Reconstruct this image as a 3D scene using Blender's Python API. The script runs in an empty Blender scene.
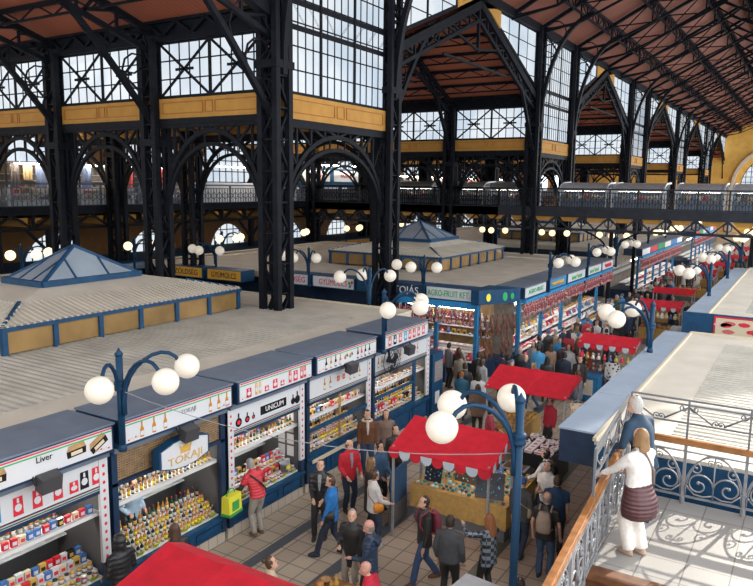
import bpy, math, random
from math import sin, cos, pi, radians, sqrt, atan2
from mathutils import Vector, Matrix
S = bpy.context.scene
COL = S.collection
rnd = random.Random(7)

# ---------------------------------------------------------------- materials
M = {}
def mat(name, col, rough=0.6, metal=0.0, var=0.0, scale=8.0, emit=0.0, ecol=None, bump=0.0, spec=0.5, trans=0.0):
    m = bpy.data.materials.new(name); m.use_nodes = True
    nt = m.node_tree; b = nt.nodes['Principled BSDF']
    b.inputs['Base Color'].default_value = (*col, 1)
    b.inputs['Roughness'].default_value = rough
    b.inputs['Metallic'].default_value = metal
    b.inputs['Specular IOR Level'].default_value = spec
    if trans: b.inputs['Transmission Weight'].default_value = trans
    if emit:
        b.inputs['Emission Color'].default_value = (*(ecol or col), 1)
        b.inputs['Emission Strength'].default_value = emit
    if var or bump:
        tc = nt.nodes.new('ShaderNodeTexCoord'); n = nt.nodes.new('ShaderNodeTexNoise')
        n.inputs['Scale'].default_value = scale; n.inputs['Detail'].default_value = 4
        nt.links.new(tc.outputs['Object'], n.inputs['Vector'])
        if var:
            r = nt.nodes.new('ShaderNodeValToRGB')
            r.color_ramp.elements[0].position = .3; r.color_ramp.elements[1].position = .7
            r.color_ramp.elements[0].color = (*[max(0, c*(1-var)) for c in col], 1)
            r.color_ramp.elements[1].color = (*[min(1, c*(1+var)) for c in col], 1)
            nt.links.new(n.outputs['Fac'], r.inputs['Fac']); nt.links.new(r.outputs['Color'], b.inputs['Base Color'])
        if bump:
            bp = nt.nodes.new('ShaderNodeBump'); bp.inputs['Strength'].default_value = bump
            nt.links.new(n.outputs['Fac'], bp.inputs['Height']); nt.links.new(bp.outputs['Normal'], b.inputs['Normal'])
    M[name] = m
    return m

def glass(name, tint, fac=0.1, rough=0.05):
    m = bpy.data.materials.new(name); m.use_nodes = True; nt = m.node_tree; nt.nodes.clear()
    o = nt.nodes.new('ShaderNodeOutputMaterial'); mx = nt.nodes.new('ShaderNodeMixShader')
    t = nt.nodes.new('ShaderNodeBsdfTransparent'); g = nt.nodes.new('ShaderNodeBsdfGlossy')
    t.inputs['Color'].default_value = (*tint, 1); g.inputs['Roughness'].default_value = rough
    mx.inputs['Fac'].default_value = fac
    nt.links.new(t.outputs[0], mx.inputs[1]); nt.links.new(g.outputs[0], mx.inputs[2]); nt.links.new(mx.outputs[0], o.inputs[0])
    M[name] = m
    return m

def cmat(rgb, rough=.7):                      # a plain dyed / painted colour, made once
    k = 'colour_%02d_%02d_%02d' % tuple(int(c*99) for c in rgb)
    return M.get(k) or mat(k, rgb, rough, var=.12, scale=14)

# ---------------------------------------------------------------- mesh builder
class MB:
    def __init__(s): s.v = []; s.f = []; s.m = []
    def add(s, vs, fs, mi=0):
        o = len(s.v); s.v += [tuple(p) for p in vs]; s.f += [tuple(i+o for i in f) for f in fs]; s.m += [mi]*len(fs); return s
    def ab(s, x0, y0, z0, x1, y1, z1, mi=0):
        if x0 > x1: x0, x1 = x1, x0
        if y0 > y1: y0, y1 = y1, y0
        if z0 > z1: z0, z1 = z1, z0
        return s.add([(x0,y0,z0),(x1,y0,z0),(x1,y1,z0),(x0,y1,z0),(x0,y0,z1),(x1,y0,z1),(x1,y1,z1),(x0,y1,z1)],
                     [(0,3,2,1),(4,5,6,7),(0,1,5,4),(1,2,6,5),(2,3,7,6),(3,0,4,7)], mi)
    def quad(s, a, b, c, d, mi=0): return s.add([a,b,c,d], [(0,1,2,3)], mi)
    def poly(s, pts, mi=0): return s.add(pts, [tuple(range(len(pts)))], mi)
    def prism(s, pts, d, mi=0):               # polygon pushed along vector d
        n = len(pts); q = [tuple(a+b for a, b in zip(p, d)) for p in pts]
        return s.add(list(pts)+q, [tuple(range(n))[::-1], tuple(range(n, 2*n))]+[(i,(i+1)%n,n+(i+1)%n,n+i) for i in range(n)], mi)
    def bar(s, p, q, w, h=None, mi=0, up=None):        # rectangular bar from p to q
        h = h or w; p = Vector(p); q = Vector(q); d = (q-p)
        if d.length < 1e-6: return s
        d.normalize(); u = Vector(up) if up else (Vector((0,0,1)) if abs(d.z) < .95 else Vector((1,0,0)))
        a = d.cross(u).normalized()*(w/2); b = a.cross(d).normalized()*(h/2)
        vs = [p-a-b,p+a-b,p+a+b,p-a+b,q-a-b,q+a-b,q+a+b,q-a+b]
        return s.add(vs, [(0,3,2,1),(4,5,6,7),(0,1,5,4),(1,2,6,5),(2,3,7,6),(3,0,4,7)], mi)
    def path(s, pts, w, h=None, mi=0, up=None):
        for a, b in zip(pts, pts[1:]): s.bar(a, b, w, h, mi, up)
        return s
    def tube(s, pts, r, n=8, mi=0, cap=True):
        pts = [Vector(p) for p in pts]; rs = r if isinstance(r, (list, tuple)) else [r]*len(pts)
        o = len(s.v); a = None
        for i, p in enumerate(pts):
            d = (pts[min(i+1, len(pts)-1)]-pts[max(i-1, 0)]).normalized()
            if a is None:
                a = d.cross(Vector((0,0,1)) if abs(d.z) < .9 else Vector((1,0,0))).normalized()
            else: a = (a-d*a.dot(d)).normalized()
            b = d.cross(a)
            for k in range(n):
                t = 2*pi*k/n; s.v.append(tuple(p+(a*cos(t)+b*sin(t))*rs[i]))
        for i in range(len(pts)-1):
            for k in range(n):
                k2 = (k+1) % n
                s.f.append((o+i*n+k, o+i*n+k2, o+(i+1)*n+k2, o+(i+1)*n+k)); s.m.append(mi)
        if cap:
            s.f.append(tuple(o+k for k in range(n))[::-1]); s.f.append(tuple(o+(len(pts)-1)*n+k for k in range(n))); s.m += [mi, mi]
        return s
    def lathe(s, prof, c=(0,0,0), n=12, mi=0, sx=1, sy=1):     # prof: (radius, z)
        o = len(s.v)
        for r, z in prof:
            for k in range(n):
                t = 2*pi*k/n; s.v.append((c[0]+r*cos(t)*sx, c[1]+r*sin(t)*sy, c[2]+z))
        for i in range(len(prof)-1):
            for k in range(n):
                k2 = (k+1) % n
                s.f.append((o+i*n+k, o+i*n+k2, o+(i+1)*n+k2, o+(i+1)*n+k)); s.m.append(mi)
        s.f.append(tuple(o+k for k in range(n))[::-1]); s.f.append(tuple(o+(len(prof)-1)*n+k for k in range(n))); s.m += [mi, mi]
        return s
    def ball(s, c, r, n=12, k=8, mi=0):
        rx, ry, rz = r if isinstance(r, (list, tuple)) else (r, r, r)
        return s.lathe([(max(1e-3, sin(pi*i/k)), -cos(pi*i/k)*rz) for i in range(k+1)], c, n, mi, rx, ry)
    def loft(s, rings, n=14, mi=0):           # rings: (cx,cy,cz,rx,ry) horizontal ellipses
        o = len(s.v)
        for (cx,cy,cz,rx,ry) in rings:
            for k in range(n):
                t = 2*pi*k/n; s.v.append((cx+rx*cos(t), cy+ry*sin(t), cz))
        for i in range(len(rings)-1):
            for k in range(n):
                k2 = (k+1) % n
                s.f.append((o+i*n+k, o+i*n+k2, o+(i+1)*n+k2, o+(i+1)*n+k)); s.m.append(mi)
        s.f.append(tuple(o+k for k in range(n))[::-1]); s.f.append(tuple(o+(len(rings)-1)*n+k for k in range(n))); s.m += [mi, mi]
        return s
    def mesh(s, name, mats, smooth=False):
        me = bpy.data.meshes.new(name); me.from_pydata(s.v, [], s.f)
        for m in (mats if isinstance(mats, (list, tuple)) else [mats]): me.materials.append(M[m] if isinstance(m, str) else m)
        me.polygons.foreach_set('material_index', s.m)
        if smooth: me.polygons.foreach_set('use_smooth', [True]*len(me.polygons))
        me.update(); return me
    def build(s, name, mats, parent=None, smooth=False, **kw):
        o = bpy.data.objects.new(name, s.mesh(name, mats, smooth)); COL.objects.link(o)
        if parent: o.parent = parent
        return prop(o, **kw)
    def struct(s, name, mats, smooth=False, parent=None, **kw):
        o = s.build(name, mats, parent, smooth, **kw)
        if not parent: o['kind'] = 'structure'
        return o
class PB(MB):
    def __init__(s): super().__init__(); s.cut = []
    def start(s): s.cut.append((len(s.v), len(s.f)))
    def pictures(s, name, mats, parent):
        c = s.cut+[(len(s.v), len(s.f))]; c[0] = (0, 0)
        for (v0, f0), (v1, f1) in zip(c, c[1:]):
            q = MB(); q.v = s.v[v0:v1]; q.f = [tuple(i-v0 for i in f) for f in s.f[f0:f1]]; q.m = s.m[f0:f1]; q.build(name, mats, parent)
def prop(o, label=None, cat=None, group=None, kind=None):
    if label: o['label'] = label
    if cat: o['category'] = cat
    if group: o['group'] = group
    if kind: o['kind'] = kind
    return o
def empty(name, loc, rz=0, label=None, cat=None, group=None, kind=None):
    o = bpy.data.objects.new(name, None); COL.objects.link(o); o.empty_display_size = .2
    o.location = loc; o.rotation_euler = (0,0,rz); return prop(o, label, cat, group, kind)
KIDS = {}
def copy_tree(o, parent=None):
    c = o.copy(); COL.objects.link(c)
    if parent: c.parent = parent
    for ch in list(o.children): copy_tree(ch, c)
    return c
def place(o, loc, rz=0, label=None, group=None, sc=None):
    o.location = loc; o.rotation_euler = (0,0,rz)
    if sc: o.scale = (sc,)*3 if not isinstance(sc, tuple) else sc
    return prop(o, label, None, group)
def inst(me, name, loc, rz=0, label=None, cat=None, group=None, sc=1.0, rx=0, ry=0):
    o = bpy.data.objects.new(name, me); COL.objects.link(o); o.location = loc; o.rotation_euler = (rx, ry, rz)
    o.scale = (sc,)*3 if not isinstance(sc, tuple) else sc
    return prop(o, label, cat, group)
FONT_CACHE = {}
def text(s, size, m, parent, origin, right, up, ext=.004, name='lettering', align='CENTER', width=None, shear=0):
    cu = bpy.data.curves.new('t', 'FONT'); cu.body = s; cu.size = size; cu.extrude = ext; cu.align_x = align; cu.align_y = 'CENTER'; cu.shear = shear; cu.resolution_u = 3
    t = bpy.data.objects.new('t', cu); COL.objects.link(t)
    bpy.context.view_layer.update()
    me = bpy.data.meshes.new_from_object(t.evaluated_get(bpy.context.evaluated_depsgraph_get()))
    bpy.data.objects.remove(t); me.name = name
    me.materials.clear(); me.materials.append(M[m] if isinstance(m, str) else m)
    r = Vector(right).normalized(); u = Vector(up).normalized(); n = r.cross(u)
    if width and len(me.vertices):
        w = max(v.co.x for v in me.vertices)-min(v.co.x for v in me.vertices); k = width/max(w, 1e-6)
        for v in me.vertices: v.co.x *= k
    mx = Matrix((r, u, n)).transposed().to_4x4(); mx.translation = Vector(origin)
    me.transform(mx)
    o = bpy.data.objects.new(name, me); COL.objects.link(o); o.parent = parent
    return o
def arc(c, r, a0, a1, n, ax=(1,0,0), ay=(0,0,1), ry=None):
    c = Vector(c); ax = Vector(ax); ay = Vector(ay); ry = ry or r
    return [tuple(c+ax*(r*cos(radians(a0+(a1-a0)*i/n)))+ay*(ry*sin(radians(a0+(a1-a0)*i/n)))) for i in range(n+1)]

# ---------------------------------------------------------------- camera, world, view
cam = bpy.data.cameras.new('camera'); co = bpy.data.objects.new('camera', cam); COL.objects.link(co); S.camera = co
_y, _p, _r = .548851, .149527, .011996
_F = Vector((-sin(_y)*cos(_p), cos(_y)*cos(_p), -sin(_p))); _R = Vector((cos(_y), sin(_y), 0)); _U = _R.cross(_F)
_R2 = cos(_r)*_R+sin(_r)*_U; _U2 = -sin(_r)*_R+cos(_r)*_U
_m = Matrix((_R2, _U2, -_F)).transposed().to_4x4(); _m.translation = (0,0,7.5); co.matrix_world = _m
cam.sensor_width = 36; cam.lens = 36*715/753; cam.clip_start = .1; cam.clip_end = 400
S.view_settings.view_transform = 'Standard'; S.view_settings.look = 'None'; S.view_settings.gamma = 1; S.view_settings.use_curve_mapping = False
S.view_settings.exposure = 0.0
S.cycles.use_denoising = True
S.cycles.max_bounces = 6; S.cycles.diffuse_bounces = 3; S.cycles.glossy_bounces = 2; S.cycles.transparent_max_bounces = 12; S.cycles.transmission_bounces = 3
S.cycles.sample_clamp_indirect = 4; S.cycles.caustics_reflective = False; S.cycles.caustics_refractive = False

w = bpy.data.worlds.new('sky'); S.world = w; w.use_nodes = True
nt = w.node_tree; bg = nt.nodes['Background']
tc = nt.nodes.new('ShaderNodeTexCoord'); nz = nt.nodes.new('ShaderNodeTexNoise'); nz.inputs['Scale'].default_value = 5; nz.inputs['Detail'].default_value = 5
rp = nt.nodes.new('ShaderNodeValToRGB')
rp.color_ramp.elements[0].position = .38; rp.color_ramp.elements[0].color = (.80,.86,.95,1)
rp.color_ramp.elements[1].position = .62; rp.color_ramp.elements[1].color = (1,.99,.97,1)
nt.links.new(tc.outputs['Generated'], nz.inputs['Vector']); nt.links.new(nz.outputs['Fac'], rp.inputs['Fac']); nt.links.new(rp.outputs['Color'], bg.inputs['Color'])
bg.inputs['Strength'].default_value = 3.7

# ---------------------------------------------------------------- palette
mat('iron', (.0075,.009,.013), .55, .0, spec=.10, var=.3, scale=3)
mat('iron_grey', (.022,.026,.034), .45, .0, spec=.2, var=.25, scale=3)
mat('rail_iron', (.21,.215,.225), .45, .1, spec=.4, var=.2)
mat('wall_brown', (.17,.075,.02), .8, var=.15, scale=2)
mat('rail_blue', (.075,.10,.14), .45, spec=.3)
mat('ochre', (.45,.228,.04), .75, var=.1, scale=3)
mat('ochre_line', (.36,.13,.03), .75)
mat('end_yellow', (.80,.46,.10), .8, var=.12, scale=1)
mat('stone', (.62,.55,.45), .85, var=.1, scale=2)
mat('blue', (.009,.058,.135), .5, spec=.3, var=.2, scale=4)
mat('blue_pole', (.007,.040,.092), .5, spec=.25)
mat('rail_dark', (.12,.125,.135), .45, spec=.4)
mat('blue_dark', (.008,.028,.07), .45, var=.25, scale=4)
mat('blue_lid_skylit', (.30,.37,.46), .5, var=.08, scale=2)  # lighter lid blue: skylight on the right-hand lids put into the colour
mat('blue_top', (.15,.19,.25), .5, var=.12, scale=2)
mat('blue_light', (.02,.26,.55), .5, var=.1)
mat('white_sign', (.60,.62,.64), .5, var=.03, scale=2)
mat('white', (.68,.68,.68), .5)
mat('shelf', (.62,.65,.68), .4, var=.06)
mat('red', (.56,.012,.028), .62, var=.12, scale=5)
mat('red_print', (.62,.02,.04), .6)
mat('green_print', (.02,.38,.12), .6)
mat('black', (.012,.012,.014), .5)
mat('roof_sheet', (.43,.41,.355), .62, var=.16, scale=1.3)
mat('roof_edge', (.58,.535,.45), .65, var=.10, scale=1.1)
mat('trim_cream', (.60,.53,.40), .6)
mat('globe', (.62,.58,.50), .3, emit=.30, ecol=(1,.90,.74))
mat('globe_lit', (.95,.85,.65), .35, emit=1.6, ecol=(1,.74,.42))
mat('gallery_fill_tube', (1,1,1), .3, emit=70, ecol=(1,.9,.75))  # strong emission for tubes added to brighten the gallery
mat('fill_tube', (1,1,1), .3, emit=30, ecol=(1,.93,.82))  # emission for tubes added to light the stall goods
mat('wood', (.26,.11,.035), .38, var=.3, scale=9)
mat('wood_dark', (.13,.055,.025), .45, var=.3, scale=9)
mat('cream', (.62,.54,.38), .6)
mat('gold', (.60,.36,.08), .45, var=.1)
mat('skin', (.60,.35,.24), .55, var=.06)
mat("skin_pink", (.62,.33,.26), .5, var=.06)
mat('steel', (.50,.53,.56), .35, .6, var=.1)
mat('grey_box', (.16,.16,.17), .5)
mat('inside', (.20,.17,.14), .8, var=.3, scale=3)
mat('warm_board', (.40,.24,.10), .7, var=.25, scale=6)

glass('case_glass', (.88,.93,.95), .10)
mat('ochre_lit_glass', (.27,.165,.06), .22, var=.35, scale=.7)  # lantern panes, warm ochre reflection put into the base colour

def node_mat(name, rough=.6):
    m = bpy.data.materials.new(name); m.use_nodes = True; M[name] = m
    return m, m.node_tree, m.node_tree.nodes['Principled BSDF']
def new(nt, t, **kw):
    n = nt.nodes.new(t)
    for k, v in kw.items(): n.inputs[k].default_value = v
    return n
# floor tiles with their two dark inlaid bands on either side of the aisle
m, nt, b = node_mat('floor_tiles')
g = new(nt, 'ShaderNodeNewGeometry'); sp = nt.nodes.new('ShaderNodeSeparateXYZ'); nt.links.new(g.outputs['Position'], sp.inputs[0])
bk = new(nt, 'ShaderNodeTexBrick', **{'Scale':1.0,'Mortar Size':.014,'Brick Width':.42,'Row Height':.42,'Color1':(.52,.43,.325,1),'Color2':(.42,.345,.26,1),'Mortar':(.17,.145,.12,1)})
bk.offset = 0
nt.links.new(g.outputs['Position'], bk.inputs['Vector'])
prev = bk.outputs['Color']
for xc, hw, cc in ((-9.05,.13,(.085,.10,.115)),(-7.5,.14,(.085,.10,.115)),(-5.1,.14,(.10,.12,.075)),(-3.6,.12,(.09,.10,.10))):
    s1 = nt.nodes.new('ShaderNodeMath'); s1.operation = 'COMPARE'; s1.inputs[1].default_value = xc; s1.inputs[2].default_value = hw
    nt.links.new(sp.outputs['X'], s1.inputs[0])
    mx = nt.nodes.new('ShaderNodeMixRGB'); mx.inputs[2].default_value = (*cc, 1)
    nt.links.new(s1.outputs[0], mx.inputs[0]); nt.links.new(prev, mx.inputs[1]); prev = mx.outputs[0]
nt.links.new(prev, b.inputs['Base Color']); b.inputs['Roughness'].default_value = .32
def tiles(name, size, c1, c2, mort, rough=.4):
    m, nt, b = node_mat(name)
    g = new(nt, 'ShaderNodeNewGeometry')
    bk = new(nt, 'ShaderNodeTexBrick', **{'Scale':1.0,'Mortar Size':.008,'Brick Width':size,'Row Height':size,'Color1':(*c1,1),'Color2':(*c2,1),'Mortar':(*mort,1)}); bk.offset = 0
    nt.links.new(g.outputs['Position'], bk.inputs['Vector']); nt.links.new(bk.outputs['Color'], b.inputs['Base Color']); b.inputs['Roughness'].default_value = rough
tiles('landing_tiles', .5, (.31,.297,.28), (.265,.252,.236), (.13,.12,.11))
# red boarded roof underside: narrow boards
def boards(name, axis, c1, c2, wdt=.22):
    m, nt, b = node_mat(name)
    g = new(nt, 'ShaderNodeNewGeometry'); sp = nt.nodes.new('ShaderNodeSeparateXYZ'); nt.links.new(g.outputs['Position'], sp.inputs[0])
    mu = nt.nodes.new('ShaderNodeMath'); mu.operation = 'DIVIDE'; mu.inputs[1].default_value = wdt; nt.links.new(sp.outputs[axis], mu.inputs[0])
    fr = nt.nodes.new('ShaderNodeMath'); fr.operation = 'FRACT'; nt.links.new(mu.outputs[0], fr.inputs[0])
    rp = nt.nodes.new('ShaderNodeValToRGB'); e = rp.color_ramp.elements
    e[0].position = 0; e[0].color = (*[c*.35 for c in c1], 1); e[1].position = .14; e[1].color = (*c1, 1)
    e2 = rp.color_ramp.elements.new(.95); e2.color = (*c2, 1)
    nt.links.new(fr.outputs[0], rp.inputs[0])
    nz = new(nt, 'ShaderNodeTexNoise', Scale=.6); nt.links.new(g.outputs['Position'], nz.inputs['Vector'])
    mx = nt.nodes.new('ShaderNodeMixRGB'); mx.blend_type = 'MULTIPLY'; mx.inputs[0].default_value = .35
    nt.links.new(rp.outputs[0], mx.inputs[1]); nt.links.new(nz.outputs['Fac'], mx.inputs[2])
    nt.links.new(mx.outputs[0], b.inputs['Base Color']); b.inputs['Roughness'].default_value = .7
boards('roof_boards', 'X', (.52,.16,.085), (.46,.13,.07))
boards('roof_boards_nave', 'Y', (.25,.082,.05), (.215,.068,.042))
# wired roof glazing glowing with overcast daylight, faint blue shapes of the roofs outside
m = bpy.data.materials.new('window_glass'); m.use_nodes = True; M['window_glass'] = m; nt = m.node_tree; nt.nodes.clear()
o = nt.nodes.new('ShaderNodeOutputMaterial'); e = nt.nodes.new('ShaderNodeEmission'); gl = nt.nodes.new('ShaderNodeBsdfGlossy'); gl.inputs['Roughness'].default_value = .15
mx = nt.nodes.new('ShaderNodeMixShader'); mx.inputs[0].default_value = .05
g = new(nt, 'ShaderNodeNewGeometry'); nz = new(nt, 'ShaderNodeTexNoise', Scale=.3, Detail=4.0, Roughness=.6); rp = nt.nodes.new('ShaderNodeValToRGB')
rp.color_ramp.elements[0].position = .36; rp.color_ramp.elements[0].color = (.64,.75,.87,1)
rp.color_ramp.elements[1].position = .60; rp.color_ramp.elements[1].color = (.86,.92,.98,1)
nt.links.new(g.outputs['Position'], nz.inputs['Vector']); nt.links.new(nz.outputs['Fac'], rp.inputs[0]); nt.links.new(rp.outputs[0], e.inputs['Color'])
e.inputs['Strength'].default_value = 1.0
nt.links.new(e.outputs[0], mx.inputs[1]); nt.links.new(gl.outputs[0], mx.inputs[2]); nt.links.new(mx.outputs[0], o.inputs[0])
# ================================================================= the hall: shell, roofs, iron frame
XN, XA = -15.0, [-15.0, -20.5, -26.0, -31.5]            # nave arcade line, aisle column lines
XW = -38.5                                                # outer wall
XC, XR = -6.4, 2.2                                        # nave axis, far arcade line
NARROW = [(18.2, 25.2), (42.5, 49.5), (66.8, 73.8), (91.1, 98.1), (115.4, 122.4)]
YEND = 142.0
Z_EAVE, Z_PAN0, Z_PAN1, Z_WIN = 16.9, 9.70, 10.40, 12.45
MB().ab(-40, -4, -.25, 8, YEND+1, 0).struct('floor', 'floor_tiles')

def wall_arches(mb, P, u0, u1, z0, z1, ops, N=10):
    """wall panel in the (u,z) plane through P(u,z) with round-headed openings (ua,ub,sill,spring)"""
    cur = u0
    for ua, ub, sill, spr in ops:
        mb.quad(P(cur,z0), P(ua,z0), P(ua,z1), P(cur,z1))
        mb.quad(P(ua,z0), P(ub,z0), P(ub,sill), P(ua,sill))
        c, r = (ua+ub)/2, (ub-ua)/2
        a = [(c-r*cos(pi*i/N), spr+r*sin(pi*i/N)) for i in range(N+1)]
        for p, q in zip(a, a[1:]): mb.quad(P(*p), P(*q), P(q[0],z1), P(p[0],z1))
        cur = ub
    mb.quad(P(cur,z0), P(u1,z0), P(u1,z1), P(cur,z1))
def arch_window(name, P, D, ua, ub, sill, spr, nv, hs, t=.07):
    """glazed round-headed window: pane with glazing bars"""
    c, r = (ua+ub)/2, (ub-ua)/2
    f = MB()
    a = [(c-r*cos(pi*i/14), spr+r*sin(pi*i/14)) for i in range(15)]
    out = [(ua, sill)]+a+[(ub, sill)]
    f.path([P(*p) for p in out+[out[0]]], t*1.8)
    for i in range(1, nv):
        u = ua+(ub-ua)*i/nv; f.bar(P(u,sill), P(u, spr+sqrt(max(0, r*r-(u-c)**2))), t)
    for z in hs:
        hw = r if z <= spr else sqrt(max(0, r*r-(z-spr)**2)); f.bar(P(c-hw,z), P(c+hw,z), t)
    w = f.struct(name, 'iron_grey')
    g = MB(); g.poly([P(*p) for p in out]); g.build('pane', 'window_glass', w)
    return w
WN = [0]
def wname(): WN[0] += 1; return 'window_%d' % WN[0]
# outer wall with two tiers of arched windows
PW = lambda x: (lambda u, z: (x, u, z))
cent = [4.0+7.43*i for i in range(18)]
low = [(c-2.05, c+2.05, 1.9, 2.45) for c in cent]; high = [(c-2.7, c+2.7, 7.0, 8.6) for c in cent]
wl = MB(); wall_arches(wl, PW(XW), -4, YEND, 0, 5.6, low); wall_arches(wl, PW(XW), -4, YEND, 5.6, 13, high)
for ops in (low, high):
    for ua, ub, sill, spr in ops:
        r = (ub-ua)/2; c = (ua+ub)/2
        a = [(ua, sill)]+[(c-r*cos(pi*i/10), spr+r*sin(pi*i/10)) for i in range(11)]+[(ub, sill)]
        for p, q in zip(a, a[1:]+a[:1]): wl.quad((XW,*p), (XW,*q), (XW-.5,*q), (XW-.5,*p))
wl.struct('wall_left', 'wall_brown')
for (ua, ub, s_, sp_) in low[2:14]: arch_window(wname(), PW(XW-.3), -.3, ua, ub, s_, sp_, 6, (2.0, 2.7, 3.4, 4.0))
for (ua, ub, s_, sp_) in high[1:14]: arch_window(wname(), PW(XW-.3), -.3, ua, ub, s_, sp_, 8, (7.6, 8.4, 9.2, 10.0, 10.7))
# end wall with the great arched window
PE = lambda u, z: (u, YEND, z)
we = MB(); wall_arches(we, PE, -39, 8, 0, 26, [(XC-5.7, XC+5.7, 6.2, 7.9)], 20)
we.struct('wall_end', 'end_yellow')
st = MB()
for a0, a1 in ((0, 180),):
    st.path(arc((XC, YEND-.15, 7.9), 6.9, 0, 180, 28), .5, 1.1, up=(0,1,0))
st.ab(XC-7.35, YEND-.5, 0, XC-6.1, YEND, 7.9); st.ab(XC+6.1, YEND-.5, 0, XC+7.35, YEND, 7.9)
st.ab(XN, YEND-.35, 7.6, XC-7.35, YEND, 8.3)
st.struct('trim_1', 'stone')
arch_window(wname(), lambda u, z: (u, YEND+.2, z), 0, XC-5.7, XC+5.7, 6.2, 7.9, 14, (7, 7.9, 8.8, 9.7, 10.6, 11.5, 12.4), .1)
MB().ab(-39, -4, 0, -38.5, -3.5, 13).struct('trim_2', 'ochre')

# ---- glazed panels
def glazing(name, A, U, w, z0, z1, mains, fine, rows, xb=0, bt=.05, clip=None):
    """window in the vertical plane through A along U (unit), from z0 to z1; clip(u) gives a raised sill"""
    A = Vector(A); U = Vector(U)
    P = lambda u, z: tuple(A+U*u+Vector((0,0,z-A.z)))
    lo = clip or (lambda u: z0)
    f = MB(); g = MB()
    nseg = mains*fine
    for i in range(nseg+1):
        u = w*i/nseg; big = i % fine == 0
        if lo(u) < z1-.05: f.bar(P(u,lo(u)), P(u,z1), .11 if big else bt, .11 if big else bt)
    for k in range(rows+1):
        z = z0+(z1-z0)*k/rows
        us = [w*i/40 for i in range(41) if lo(w*i/40) <= z+1e-6]
        if len(us) > 1: f.bar(P(us[0],z), P(us[-1],z), .12 if k in (0, rows) else bt)
    if clip:
        for i in range(12): f.bar(P(w*i/12,lo(w*i/12)), P(w*(i+1)/12,lo(w*(i+1)/12)), .16)
    for i in range(xb):
        a, b = w*i/xb, w*(i+1)/xb
        f.bar(P(a,z0), P(b,z1), .10, .08); f.bar(P(a,z1), P(b,z0), .10, .08)
        f.bar(P((a+b)/2-.42,(z0+z1)/2), P((a+b)/2+.42,(z0+z1)/2), .09)
    o = f.struct(name, 'iron')
    N = 12 if clip else 1
    for i in range(N):
        a, b = w*i/N, w*(i+1)/N
        if lo(a) < z1 or lo(b) < z1: g.quad(P(a,min(z1,lo(a))), P(b,min(z1,lo(b))), P(b,z1), P(a,z1))
    g.build('pane', 'window_glass', o)
    return o
TN = [2]
def trim(): TN[0] += 1; return 'trim_%d' % TN[0]
def panel(A, U, w, z0, z1, th=.22):
    """ochre parapet panel with lined fields"""
    A = Vector(A); U = Vector(U); Nn = Vector((-U.y, U.x, 0))
    P = lambda u, z, d=0: tuple(A+U*u+Nn*d+Vector((0,0,z-A.z)))
    f = MB(); f.prism([P(0,z0,-th/2), P(w,z0,-th/2), P(w,z1,-th/2), P(0,z1,-th/2)], tuple(Nn*th))
    h = z1-z0
    for d in (-th/2-.012, th/2+.012):
        for a, b in ((.04,.44),(.465,.535),(.56,.96)):
            pts = [P(w*a,z0+h*.27,d), P(w*b,z0+h*.27,d), P(w*b,z1-h*.2,d), P(w*a,z1-h*.2,d)]
            f.path(pts+pts[:1], .028, .028, 1)
    return f.struct(trim(), ['ochre', 'ochre_line'])
def lattice_arch(A, U, w, zt, zs, rise, nw=6, name='iron_arch'):
    """round iron arch with open spandrel bracing hung under a girder at zt; springs at zs"""
    A = Vector(A); U = Vector(U)
    P = lambda u, z: tuple(A+U*u+Vector((0,0,z-A.z)))
    f = MB(); n = 20; r = w/2-.12; zs -= .7; rise += .68
    top = lambda u: zs+rise*sqrt(max(0, 1-((u-w/2)/r)**2))
    f.bar(P(0,zt-.1), P(w,zt-.1), .25, .3); 
    pts = [P(w/2-r*cos(pi*i/n), zs+rise*sin(pi*i/n)) for i in range(n+1)]
    f.path(pts, .13, .15)
    r2 = r-.1; pts2 = [P(w/2-r2*cos(pi*i/n), zs+(rise-.45)*sin(pi*i/n)) for i in range(n+1)]
    f.path(pts2, .11, .13)
    for i in range(1, n, 2): f.bar(pts[i], pts2[i], .05)
    us = [w*i/(2*nw) for i in range(2*nw+1)]
    for i, u in enumerate(us):
        zl = top(u) if abs(u-w/2) < r else zs
        if zt-zl > .2: f.bar(P(u,zl), P(u,zt-.1), .08)
        if i < 2*nw:
            v = us[i+1]; zv = top(v) if abs(v-w/2) < r else zs
            if u < w/2: f.bar(P(u,zt-.15), P(v,zv), .08)
            else: f.bar(P(u,zl), P(v,zt-.15), .08)
    for s_ in (0, 1):                                     # open bracket down the column
        u = .25 if s_ == 0 else w-.25
        f.path([P(u, zs-.9), P(w/2-r*cos(pi*.1) if s_ == 0 else w/2+r*cos(pi*.1), zs+rise*sin(pi*.1))], .09)
    return f.struct(name, 'iron')

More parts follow.
